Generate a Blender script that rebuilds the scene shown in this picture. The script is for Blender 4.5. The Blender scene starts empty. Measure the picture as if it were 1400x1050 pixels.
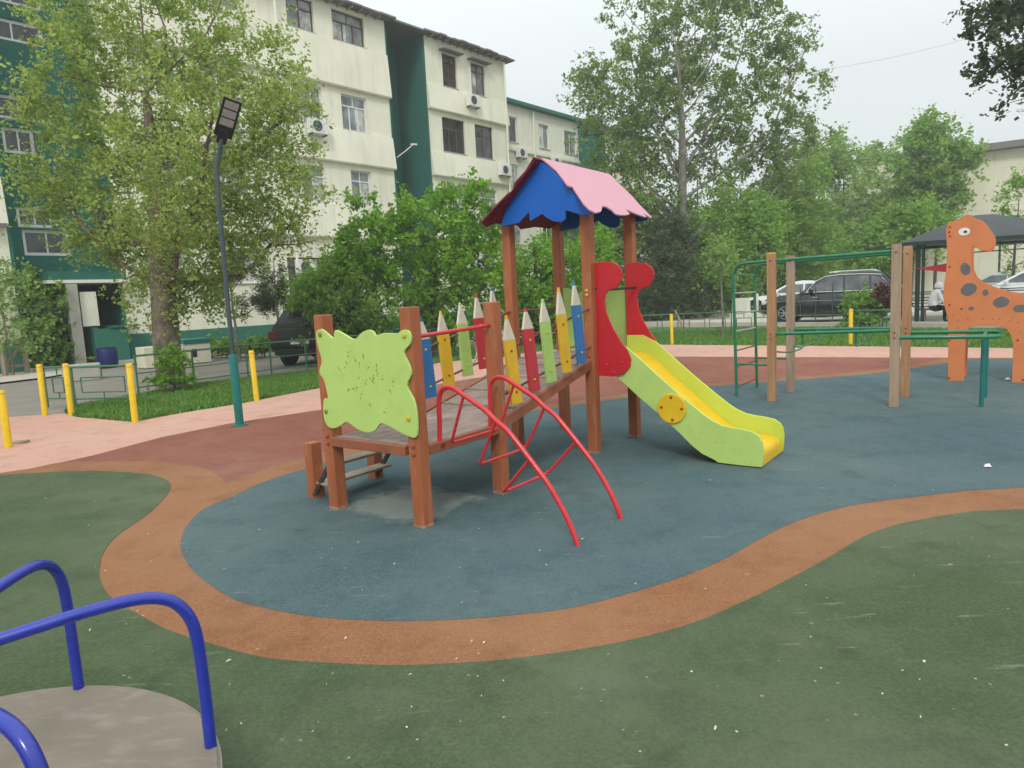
import bpy, math, random
import numpy as np
from mathutils import Vector, Matrix

random.seed(7); rng = np.random.default_rng(11)
sc = bpy.context.scene
HAZE = True
COL = sc.collection
R = math.radians

# ------------------------------------------------------------------ camera (solved from vanishing points)
F, PIT, ROL, YAW, YAWB = 939.878, 0.125527, -0.050247, 0.6365975, 0.7106235
EYE = 1.55
cp, sp = math.cos(PIT), math.sin(PIT)
_c, _s = math.cos(ROL), math.sin(ROL)
FW = Vector((0, cp, -sp)); _rt = Vector((1, 0, 0)); _up = Vector((0, sp, cp))
RI = _c*_rt + _s*_up; UP = -_s*_rt + _c*_up
ORG = Vector((0, 0, EYE))
def ray(x, y): return RI*((x-700)/F) - UP*((y-525)/F) + FW
def G(x, y, z=0.0):
    d = ray(x, y); return ORG + d*((z-EYE)/d.z)
def PD(x, y, dep):            # point at forward depth dep
    return ORG + ray(x, y)*dep
D1 = Vector((math.sin(YAW), math.cos(YAW), 0)); D2 = Vector((math.cos(YAW), -math.sin(YAW), 0))
DB = Vector((math.sin(YAWB), math.cos(YAWB), 0)); DN = Vector((math.cos(YAWB), -math.sin(YAWB), 0))

cam = bpy.data.cameras.new('camera'); camo = bpy.data.objects.new('camera', cam); COL.objects.link(camo)
cam.sensor_width = 36; cam.lens = F/1400*36; cam.clip_start = 0.05; cam.clip_end = 2000
camo.matrix_world = Matrix(((RI.x, UP.x, -FW.x, 0), (RI.y, UP.y, -FW.y, 0), (RI.z, UP.z, -FW.z, EYE), (0, 0, 0, 1)))
sc.camera = camo

# ------------------------------------------------------------------ materials
def nodes_of(name):
    m = bpy.data.materials.new(name); m.use_nodes = True
    nt = m.node_tree; return m, nt, nt.nodes['Principled BSDF']
def N(nt, t, **kw):
    n = nt.nodes.new(t)
    for k, v in kw.items():
        if k in n.inputs: n.inputs[k].default_value = v
        else: setattr(n, k, v)
    return n
def ramp(nt, src, stops):
    r = nt.nodes.new('ShaderNodeValToRGB'); nt.links.new(src, r.inputs[0])
    els = r.color_ramp.elements
    while len(els) < len(stops): els.new(0.5)
    for e, (p, c) in zip(els, stops):
        e.position = p; e.color = (c if isinstance(c, tuple) else (c, c, c)) + (1,)
    return r
def mixc(nt, fac, a, b, mode='MIX'):
    m = nt.nodes.new('ShaderNodeMix'); m.data_type = 'RGBA'; m.blend_type = mode
    for sock, v in ((m.inputs[0], fac), (m.inputs[6], a), (m.inputs[7], b)):
        if isinstance(v, (int, float)): sock.default_value = v
        elif isinstance(v, tuple): sock.default_value = v + (1,)
        else: nt.links.new(v, sock)
    return m.outputs[2]
def coord(nt, scale=(1, 1, 1), which='Object'):
    t = nt.nodes.new('ShaderNodeTexCoord'); mp = nt.nodes.new('ShaderNodeMapping'); mp.inputs['Scale'].default_value = scale
    nt.links.new(t.outputs[which], mp.inputs['Vector']); return mp.outputs['Vector']
def noise(nt, vec, scale, detail=4, rough=0.6):
    n = nt.nodes.new('ShaderNodeTexNoise'); n.inputs['Scale'].default_value = scale; n.inputs['Detail'].default_value = detail; n.inputs['Roughness'].default_value = rough
    nt.links.new(vec, n.inputs['Vector']); return n.outputs['Fac']
def bump(nt, bs, h, strength, dist=0.01):
    b = nt.nodes.new('ShaderNodeBump'); b.inputs['Strength'].default_value = strength; b.inputs['Distance'].default_value = dist
    nt.links.new(h, b.inputs['Height']); nt.links.new(b.outputs['Normal'], bs.inputs['Normal'])
def sc3(c, k): return tuple(min(1, x*k) for x in c)

def paint(name, c, rough=0.45, wear=0.12, scale=5.0, dirt=None, dirt_amt=0.35, bmp=0.08, metallic=0.0, stretch=(1, 1, 1), coat=0.0, fine=60):
    """painted or moulded surface: slow tone drift, dirt in patches, fine tooth"""
    m, nt, bs = nodes_of(name); v = coord(nt, stretch)
    n1 = noise(nt, v, scale, 5); n2 = noise(nt, v, fine, 3)
    r1 = ramp(nt, n1, [(0.3, sc3(c, 1-wear)), (0.7, sc3(c, 1+wear))])
    col = r1.outputs[0]
    if dirt:
        n3 = noise(nt, v, scale*1.7+3, 7, 0.72)
        rr = ramp(nt, n3, [(0.5, 0.0), (0.72, dirt_amt)])
        col = mixc(nt, rr.outputs[0], col, dirt)
    mp = nt.nodes.new('ShaderNodeMapping'); mp.inputs['Rotation'].default_value = (0.6, 0.9, 0.4); mp.inputs['Scale'].default_value = (3, 26, 26); nt.links.new(v, mp.inputs[0])
    scr = ramp(nt, noise(nt, mp.outputs[0], 1.6, 6, 0.65), [(0.6, 0.0), (0.72, min(0.5, wear*2.2))]).outputs[0]   # fine scratches
    lum = 0.3*c[0]+0.59*c[1]+0.11*c[2]; col = mixc(nt, scr, col, tuple(min(1, x*0.6+lum*0.45+0.04) for x in c))
    nt.links.new(col, bs.inputs['Base Color'])
    rr2 = ramp(nt, n1, [(0.3, max(0.05, rough-0.1)), (0.7, min(1, rough+0.1))]); nt.links.new(rr2.outputs[0], bs.inputs['Roughness'])
    bs.inputs['Specular IOR Level'].default_value = 0.5 if metallic or coat else 0.32; bs.inputs['Metallic'].default_value = metallic; bs.inputs['Coat Weight'].default_value = coat
    if bmp: bump(nt, bs, n2, bmp, 0.004)
    return m

def rubber(name, c, speck=0.35, blot=(0.2, 0.2, 0.18), worn=None):
    """poured rubber crumb: granules, slow wear, pale crumbs and scuffs"""
    m, nt, bs = nodes_of(name); v = coord(nt)
    g = noise(nt, v, 230, 2, 0.8); g2 = noise(nt, v, 75, 3, 0.7); s = noise(nt, v, 0.55, 6, 0.62); s2 = noise(nt, v, 3.1, 5, 0.7)
    col = ramp(nt, g, [(0.28, sc3(c, 0.55)), (0.5, c), (0.74, sc3(c, 1.55))]).outputs[0]
    col = mixc(nt, 0.6, col, ramp(nt, g2, [(0.34, sc3(c, 0.5)), (0.5, c), (0.66, sc3(c, 1.6))]).outputs[0])
    col = mixc(nt, ramp(nt, noise(nt, v, 0.22, 3), [(0.4, 0.0), (0.62, 0.45)]).outputs[0], col, sc3(c, 1.35))
    col = mixc(nt, ramp(nt, s, [(0.40, 0.0), (0.68, 0.6)]).outputs[0], col, sc3(blot, 1.0))
    col = mixc(nt, ramp(nt, s2, [(0.3, 0.45), (0.5, 0.0)]).outputs[0], col, sc3(c, 0.6))
    vo = nt.nodes.new('ShaderNodeTexVoronoi'); vo.inputs['Scale'].default_value = 9; nt.links.new(v, vo.inputs['Vector'])
    sep = nt.nodes.new('ShaderNodeSeparateColor'); nt.links.new(vo.outputs['Color'], sep.inputs[0])
    thr = N(nt, 'ShaderNodeMath', operation='MULTIPLY'); nt.links.new(sep.outputs[0], thr.inputs[0]); nt.links.new(sep.outputs[1], thr.inputs[1])
    thr2 = N(nt, 'ShaderNodeMath', operation='MULTIPLY'); nt.links.new(thr.outputs[0], thr2.inputs[0]); thr2.inputs[1].default_value = 0.16
    lt = N(nt, 'ShaderNodeMath', operation='LESS_THAN'); nt.links.new(vo.outputs['Distance'], lt.inputs[0]); nt.links.new(thr2.outputs[0], lt.inputs[1])
    mk = N(nt, 'ShaderNodeMath', operation='MULTIPLY'); nt.links.new(lt.outputs[0], mk.inputs[0])
    nt.links.new(ramp(nt, noise(nt, v, 1.3, 3), [(0.5, 0.0), (0.66, speck)]).outputs[0], mk.inputs[1])
    col = mixc(nt, mk.outputs[0], col, (0.40, 0.39, 0.33))
    mp2 = nt.nodes.new('ShaderNodeMapping'); mp2.inputs['Rotation'].default_value = (0, 0, 0.35); mp2.inputs['Scale'].default_value = (2.2, 11, 1); nt.links.new(v, mp2.inputs[0])
    sc_f = ramp(nt, noise(nt, mp2.outputs[0], 1.5, 5, 0.6), [(0.62, 0.0), (0.74, 0.75)]).outputs[0]   # pale scuffs
    sm_ = N(nt, 'ShaderNodeMath', operation='MULTIPLY'); nt.links.new(sc_f, sm_.inputs[0]); nt.links.new(ramp(nt, noise(nt, v, 0.8, 3), [(0.44, 0.0), (0.6, speck)]).outputs[0], sm_.inputs[1])
    col = mixc(nt, sm_.outputs[0], col, (0.34, 0.335, 0.27))
    if worn:
        (wx, wy), rx, ry, ang, wc = worn
        t = nt.nodes.new('ShaderNodeTexCoord'); mp = nt.nodes.new('ShaderNodeMapping'); mp.vector_type = 'TEXTURE'
        mp.inputs['Location'].default_value = (wx, wy, 0); mp.inputs['Rotation'].default_value = (0, 0, ang); mp.inputs['Scale'].default_value = (rx, ry, 1)
        nt.links.new(t.outputs['Object'], mp.inputs['Vector'])
        av = N(nt, 'ShaderNodeVectorMath', operation='ABSOLUTE'); nt.links.new(mp.outputs[0], av.inputs[0])
        sx = nt.nodes.new('ShaderNodeSeparateXYZ'); nt.links.new(av.outputs[0], sx.inputs[0])
        le = N(nt, 'ShaderNodeMath', operation='SMOOTH_MAX'); le.inputs[2].default_value = 0.25; nt.links.new(sx.outputs[0], le.inputs[0]); nt.links.new(sx.outputs[1], le.inputs[1])
        ad = N(nt, 'ShaderNodeMath', operation='ADD'); nt.links.new(le.outputs[0], ad.inputs[0])
        n5 = noise(nt, v, 6, 6, 0.7); sb = N(nt, 'ShaderNodeMath', operation='SUBTRACT'); nt.links.new(n5, sb.inputs[0]); sb.inputs[1].default_value = 0.42
        nt.links.new(sb.outputs[0], ad.inputs[1])
        col = mixc(nt, ramp(nt, ad.outputs[0], [(0.72, 0.9), (1.02, 0.0)]).outputs[0], col, wc)
    nt.links.new(col, bs.inputs['Base Color']); bs.inputs['Roughness'].default_value = 0.92; bs.inputs['Specular IOR Level'].default_value = 0.25
    bump(nt, bs, g, 0.5, 0.006)
    return m

def leafmat(name, c1, c2, c3, trans=0.35, k=1.7):
    c1, c2, c3 = sc3(c1, k), sc3(c2, k), sc3(c3, k)
    m, nt, bs = nodes_of(name)
    geo = nt.nodes.new('ShaderNodeNewGeometry'); v = coord(nt)
    col = ramp(nt, geo.outputs['Random Per Island'], [(0.0, c1), (0.5, c2), (1.0, c3)]).outputs[0]
    n = noise(nt, v, 0.9, 3)
    col = mixc(nt, ramp(nt, n, [(0.36, 0.4), (0.6, 0.0)]).outputs[0], col, c1)
    nt.links.new(col, bs.inputs['Base Color']); bs.inputs['Roughness'].default_value = 0.6; bs.inputs['Specular IOR Level'].default_value = 0.2
    tr = nt.nodes.new('ShaderNodeBsdfTranslucent'); tcol = mixc(nt, 1.0, col, (1.0, 1.0, 0.6), 'MULTIPLY'); nt.links.new(tcol, tr.inputs['Color'])
    mx = nt.nodes.new('ShaderNodeMixShader'); mx.inputs[0].default_value = trans
    out = nt.nodes['Material Output']
    nt.links.new(bs.outputs[0], mx.inputs[1]); nt.links.new(tr.outputs[0], mx.inputs[2]); nt.links.new(mx.outputs[0], out.inputs['Surface'])
    return m

def bark(name, c, pale):
    m, nt, bs = nodes_of(name); v = coord(nt, (6, 6, 1.6))
    n = noise(nt, v, 2.2, 8, 0.7); n2 = noise(nt, coord(nt), 3, 4)
    col = ramp(nt, n, [(0.35, sc3(c, 0.5)), (0.55, c), (0.72, pale)]).outputs[0]
    col = mixc(nt, ramp(nt, n2, [(0.45, 0.0), (0.7, 0.6)]).outputs[0], col, pale)
    nt.links.new(col, bs.inputs['Base Color']); bs.inputs['Roughness'].default_value = 0.95; bump(nt, bs, n, 0.9, 0.03)
    return m

def wall(name, c, dirt, rough=0.9, sc_=0.5, streak=0.4):
    m, nt, bs = nodes_of(name); v = coord(nt)
    n1 = noise(nt, v, sc_, 6, 0.65); n2 = noise(nt, coord(nt, (1.5, 1.5, 0.12)), 2.0, 6, 0.7); n3 = noise(nt, v, 30, 4, 0.7)
    col = ramp(nt, n1, [(0.3, sc3(c, 0.9)), (0.7, sc3(c, 1.06))]).outputs[0]
    col = mixc(nt, ramp(nt, n2, [(0.5, 0.0), (0.74, streak)]).outputs[0], col, dirt)
    col = mixc(nt, ramp(nt, n3, [(0.3, 0.15), (0.5, 0.0)]).outputs[0], col, sc3(c, 0.6))
    nt.links.new(col, bs.inputs['Base Color']); bs.inputs['Roughness'].default_value = rough; bump(nt, bs, n3, 0.25, 0.01)
    return m
def glass(name, c=(0.05, 0.06, 0.065), rough=0.08):
    m, nt, bs = nodes_of(name); v = coord(nt)
    col = ramp(nt, noise(nt, v, 1.7, 3), [(0.35, sc3(c, 0.5)), (0.65, sc3(c, 1.8))]).outputs[0]
    nt.links.new(col, bs.inputs['Base Color']); bs.inputs['Roughness'].default_value = rough; bs.inputs['Specular IOR Level'].default_value = 0.7
    return m

M = {}
GREY = (0.2, 0.18, 0.15)
M['post'] = paint('post_paint', (0.345, 0.105, 0.041), 0.5, 0.16, 3, (0.40, 0.24, 0.15), 0.5, 0.12, stretch=(3, 3, 0.6))
M['beam'] = paint('beam_paint', (0.27, 0.085, 0.04), 0.55, 0.2, 4, (0.2, 0.15, 0.12), 0.6, 0.12)
M['deck'] = paint('worn_deck', (0.27, 0.205, 0.18), 0.75, 0.25, 4, (0.4, 0.36, 0.33), 0.6, 0.15)
M['rail_brown'] = paint('rail_brown', (0.16, 0.06, 0.04), 0.45, 0.2, 12, (0.3, 0.2, 0.15), 0.5)
M['lime'] = paint('lime_board', (0.44, 0.61, 0.165), 0.42, 0.05, 2.5, (0.3, 0.36, 0.12), 0.25, 0.03)
M['lime_yellow_lit'] = paint('lime_board_yellow_lit', (0.50, 0.60, 0.08), 0.42, 0.06, 3)  # yellow light on the slide's far side is put into this lime
M['yellow'] = paint('yellow_plastic', (0.72, 0.46, 0.015), 0.4, 0.08, 4, (0.4, 0.28, 0.05), 0.3, 0.03)
M['red'] = paint('red_board', (0.50, 0.016, 0.024), 0.42, 0.08, 3, (0.35, 0.05, 0.05), 0.3, 0.03)
M['blue'] = paint('blue_board', (0.004, 0.105, 0.46), 0.42, 0.06, 3, (0.02, 0.09, 0.3), 0.3, 0.03)
M['pink'] = paint('pink_board', (0.60, 0.29, 0.36), 0.45, 0.05, 3, (0.5, 0.25, 0.3), 0.3, 0.03)
M['maroon'] = paint('maroon_board', (0.17, 0.012, 0.022), 0.5, 0.1, 4)
M['navy'] = paint('navy_board', (0.008, 0.02, 0.07), 0.5, 0.1, 4)
M['penblue'] = paint('pencil_blue', (0.025, 0.15, 0.37), 0.45, 0.1, 6, (0.1, 0.17, 0.25), 0.3, 0.03)
M['pengreen'] = paint('pencil_green', (0.36, 0.53, 0.14), 0.45, 0.08, 6, (0.25, 0.3, 0.12), 0.3, 0.03)
M['penyellow'] = paint('pencil_yellow', (0.66, 0.40, 0.02), 0.45, 0.08, 6, (0.45, 0.3, 0.08), 0.4, 0.03)
M['penred'] = paint('pencil_red', (0.48, 0.03, 0.045), 0.45, 0.08, 6, (0.3, 0.06, 0.05), 0.3, 0.03)
M['pentip'] = paint('pencil_tip', (0.60, 0.55, 0.44), 0.5, 0.08, 6, (0.4, 0.35, 0.26), 0.4, 0.03)
M['redtube'] = paint('red_tube', (0.56, 0.02, 0.028), 0.35, 0.08, 8, (0.3, 0.04, 0.04), 0.4, 0.04, coat=0.2)
M['bluetube'] = paint('blue_tube', (0.012, 0.028, 0.32), 0.3, 0.08, 8, (0.05, 0.07, 0.3), 0.3, 0.04, coat=0.3)
M['greentube'] = paint('green_tube', (0.012, 0.17, 0.075), 0.4, 0.12, 8, (0.05, 0.2, 0.1), 0.3, 0.04, coat=0.1)
M['darktube'] = paint('dark_metal', (0.035, 0.032, 0.03), 0.55, 0.3, 10, (0.15, 0.09, 0.06), 0.6)
M['wood'] = paint('stained_wood', (0.40, 0.215, 0.105), 0.6, 0.2, 2.5, (0.22, 0.12, 0.07), 0.6, 0.15, stretch=(9, 9, 0.7))
M['woodgrey'] = paint('weathered_wood', (0.36, 0.26, 0.18), 0.7, 0.2, 2.5, (0.2, 0.16, 0.12), 0.6, 0.15, stretch=(9, 9, 0.7))
M['oldwood'] = paint('old_timber', (0.33, 0.27, 0.2), 0.8, 0.25, 4, (0.15, 0.12, 0.09), 0.6, 0.2)
M['orange'] = paint('orange_board', (0.62, 0.205, 0.075), 0.5, 0.07, 3, (0.5, 0.2, 0.1), 0.3, 0.04)
M['orangedk'] = paint('orange_edge', (0.42, 0.10, 0.03), 0.55, 0.08, 3)
M['spot'] = paint('grey_spot', (0.125, 0.13, 0.13), 0.6, 0.12, 8)
M['white'] = paint('white_paint', (0.74, 0.74, 0.70), 0.5, 0.06, 4, (0.5, 0.48, 0.42), 0.3)
M['black'] = paint('black_plastic', (0.018, 0.018, 0.02), 0.5, 0.2, 8)
M['bolyellow'] = paint('bollard_yellow', (0.74, 0.50, 0.02), 0.45, 0.08, 5, (0.35, 0.22, 0.05), 0.45, 0.06)
M['fencegreen'] = paint('fence_green', (0.045, 0.16, 0.085), 0.5, 0.15, 8, (0.15, 0.2, 0.12), 0.4)
M['teal'] = paint('teal_paint', (0.01, 0.16, 0.135), 0.4, 0.08, 6, (0.05, 0.15, 0.12), 0.3)
M['polegrey'] = paint('pole_grey', (0.05, 0.075, 0.085), 0.45, 0.15, 6)
M['disc'] = paint('worn_platform', (0.205, 0.172, 0.132), 0.62, 0.10, 2.0, (0.34, 0.30, 0.26), 0.55, 0.15, stretch=(1, 2.4, 1))
M['discrim'] = paint('platform_rim', (0.27, 0.245, 0.2), 0.6, 0.1, 6)
M['bolt'] = paint('bolt_cap', (0.62, 0.40, 0.02), 0.4, 0.1, 20)
M['boltgreen'] = paint('bolt_cap_dark', (0.25, 0.22, 0.03), 0.5, 0.1, 20)
M['boltbrown'] = paint('bolt_cap_brown', (0.30, 0.06, 0.02), 0.5, 0.1, 20)
M['steel'] = paint('galvanised', (0.45, 0.46, 0.46), 0.45, 0.1, 10, metallic=0.3)
M['lampcell'] = paint('lamp_cell', (0.32, 0.30, 0.29), 0.35, 0.2, 40)
M['cream'] = wall('cream_render', (0.80, 0.785, 0.64), (0.45, 0.41, 0.31), streak=0.35)
M['cream2'] = wall('pale_cream_render', (0.80, 0.79, 0.67), (0.5, 0.42, 0.33), streak=0.35)
M['beige'] = wall('beige_render', (0.68, 0.66, 0.52), (0.45, 0.36, 0.27), streak=0.3)
M['gwall'] = wall('green_render', (0.018, 0.14, 0.108), (0.012, 0.08, 0.06), streak=0.4)
M['gbase'] = wall('green_plinth', (0.03, 0.165, 0.115), (0.02, 0.09, 0.06), streak=0.4)
M['eave'] = wall('eave_sheet', (0.17, 0.165, 0.16), (0.09, 0.085, 0.08))
M['groof'] = wall('green_roof', (0.03, 0.16, 0.12), (0.03, 0.1, 0.08))
M['concrete'] = wall('concrete', (0.42, 0.40, 0.35), (0.25, 0.23, 0.2), sc_=1.2)
M['frame_white'] = paint('window_white', (0.74, 0.75, 0.74), 0.4, 0.04, 4)
M['frame_brown'] = paint('window_brown', (0.13, 0.065, 0.04), 0.5, 0.2, 6)
M['pane'] = glass('window_pane', (0.16, 0.175, 0.18), 0.12)
M['pane_dark'] = glass('window_pane_dark', (0.035, 0.04, 0.042), 0.08)
M['curtain'] = glass('curtained_pane', (0.36, 0.36, 0.34), 0.15)
M['carglass'] = glass('car_glass', (0.085, 0.092, 0.10), 0.06)  # base colour lightened to carry the sky's reflection in the windows
M['tyre'] = paint('tyre', (0.02, 0.02, 0.021), 0.85, 0.2, 10)
M['rim'] = paint('wheel_rim', (0.42, 0.42, 0.43), 0.3, 0.1, 10, metallic=0.7)
M['chrome'] = paint('chrome', (0.7, 0.71, 0.72), 0.15, 0.05, 10, metallic=0.8)
M['carblack'] = paint('car_black', (0.012, 0.014, 0.016), 0.22, 0.1, 3, coat=0.6, bmp=0)
M['carwhite'] = paint('car_white', (0.70, 0.72, 0.72), 0.25, 0.04, 3, coat=0.5, bmp=0)
M['carsilver'] = paint('car_silver', (0.5, 0.54, 0.56), 0.28, 0.04, 3, coat=0.5, metallic=0.2, bmp=0)
M['cargreen'] = paint('car_dark_green', (0.010, 0.017, 0.013), 0.45, 0.1, 3, bmp=0)
M['darkglass'] = paint('tinted_glass', (0.012, 0.02, 0.016), 0.3, 0.2, 3, bmp=0)
M['taillight'] = paint('tail_light', (0.12, 0.008, 0.01), 0.3, 0.1, 6)
M['headlight'] = paint('head_light', (0.6, 0.62, 0.64), 0.12, 0.1, 6)
M['gazroof'] = wall('gazebo_roofing', (0.07, 0.078, 0.084), (0.06, 0.065, 0.07), sc_=1.5)
M['gazpost'] = paint('gazebo_post', (0.02, 0.05, 0.036), 0.5, 0.2, 6)
M['skin'] = paint('skin', (0.5, 0.3, 0.22), 0.5, 0.05, 8)
M['shirt'] = paint('white_cotton', (0.72, 0.72, 0.72), 0.85, 0.05, 8)
M['trousers'] = paint('dark_cloth', (0.02, 0.021, 0.026), 0.85, 0.15, 8)
M['redcloth'] = paint('red_cloth', (0.5, 0.03, 0.045), 0.8, 0.1, 5)
M['barrel'] = paint('blue_barrel', (0.012, 0.016, 0.11), 0.45, 0.1, 5)
M['flake'] = paint('dry_flakes', (0.5, 0.48, 0.40), 0.9, 0.2, 30)
M['collar'] = paint('scuffed_paint', (0.30, 0.17, 0.11), 0.8, 0.25, 20, (0.4, 0.36, 0.3), 0.7)
M['paper'] = paint('paper', (0.75, 0.75, 0.73), 0.8, 0.05, 20)
# foliage
M['leaf_elm'] = leafmat('leaf_elm', (0.115, 0.17, 0.038), (0.21, 0.275, 0.078), (0.32, 0.38, 0.145), 0.55)
M['leaf_bright'] = leafmat('leaf_bright', (0.07, 0.155, 0.016), (0.13, 0.265, 0.026), (0.20, 0.34, 0.042), 0.5)
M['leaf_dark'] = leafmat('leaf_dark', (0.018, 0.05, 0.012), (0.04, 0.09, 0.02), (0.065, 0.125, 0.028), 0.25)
M['leaf_poplar'] = leafmat('leaf_poplar', (0.08, 0.13, 0.034), (0.13, 0.195, 0.052), (0.195, 0.26, 0.088), 0.5)
M['leaf_mid'] = leafmat('leaf_mid', (0.088, 0.17, 0.032), (0.15, 0.255, 0.054), (0.215, 0.325, 0.085), 0.55)
M['leaf_pale'] = leafmat('leaf_pale', (0.12, 0.20, 0.06), (0.18, 0.275, 0.09), (0.24, 0.33, 0.12), 0.5)
M['leaf_conif'] = leafmat('leaf_conifer', (0.028, 0.045, 0.018), (0.05, 0.075, 0.03), (0.085, 0.11, 0.045), 0.15)
M['leaf_plane_dark'] = leafmat('leaf_plane', (0.02, 0.04, 0.016), (0.035, 0.06, 0.025), (0.055, 0.085, 0.035), 0.2)  # dark green leaf colours of the upper right plane tree
M['leaf_purple'] = leafmat('leaf_purple', (0.05, 0.015, 0.015), (0.08, 0.025, 0.022), (0.11, 0.04, 0.03), 0.2)
M['bark'] = bark('bark_brown', (0.15, 0.115, 0.085), (0.30, 0.25, 0.19))
M['barkgrey'] = bark('bark_grey', (0.17, 0.155, 0.13), (0.32, 0.30, 0.26))
M['barkdark'] = bark('bark_dark', (0.06, 0.05, 0.04), (0.12, 0.10, 0.085))
# ground
M['r_green'] = rubber('rubber_green', (0.056, 0.086, 0.039), 0.75, (0.15, 0.165, 0.11))
_wc = G(562, 688)
M['r_blue'] = rubber('rubber_blue', (0.062, 0.105, 0.116), 0.6, (0.125, 0.16, 0.155), worn=((_wc.x, _wc.y), 0.50, 0.46, -YAW, (0.22, 0.245, 0.225)))
M['r_brown'] = rubber('rubber_brown', (0.235, 0.105, 0.048), 0.5, (0.33, 0.18, 0.10))
M['r_red'] = rubber('rubber_red', (0.215, 0.075, 0.052), 0.4, (0.29, 0.15, 0.11))
M['r_pink'] = rubber('paving_pink', (0.515, 0.29, 0.23), 0.2, (0.50, 0.36, 0.27))
def groundmat(name, c, c2, s1=1.2, s2=90):
    m, nt, bs = nodes_of(name); v = coord(nt)
    col = ramp(nt, noise(nt, v, s1, 6, 0.65), [(0.35, c), (0.68, c2)]).outputs[0]
    col = mixc(nt, 0.4, col, ramp(nt, noise(nt, v, s2, 3, 0.7), [(0.3, sc3(c, 0.5)), (0.7, sc3(c2, 1.3))]).outputs[0])
    nt.links.new(col, bs.inputs['Base Color']); bs.inputs['Roughness'].default_value = 0.92
    bump(nt, bs, noise(nt, v, s2, 3), 0.5, 0.01); return m
M['asphalt'] = groundmat('asphalt', (0.20, 0.18, 0.155), (0.29, 0.265, 0.23))
M['dirt'] = groundmat('earth', (0.17, 0.145, 0.10), (0.26, 0.23, 0.17), 2, 60)
M['lawn'] = groundmat('lawn_soil', (0.04, 0.12, 0.012), (0.075, 0.185, 0.018), 1.6, 45)
M['pave'] = groundmat('pale_paving', (0.46, 0.42, 0.35), (0.58, 0.54, 0.46), 1.5, 60)
def grassmat():
    m, nt, bs = nodes_of('grass_blades'); v = coord(nt); geo = nt.nodes.new('ShaderNodeNewGeometry')
    col = ramp(nt, geo.outputs['Random Per Island'], [(0, (0.05, 0.15, 0.012)), (0.6, (0.085, 0.225, 0.018)), (1, (0.16, 0.29, 0.04))]).outputs[0]
    col = mixc(nt, ramp(nt, noise(nt, v, 1.4, 4), [(0.42, 0.0), (0.62, 0.6)]).outputs[0], col, (0.15, 0.24, 0.035))
    nt.links.new(col, bs.inputs['Base Color']); bs.inputs['Roughness'].default_value = 0.6; return m
M['grass'] = grassmat()

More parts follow.
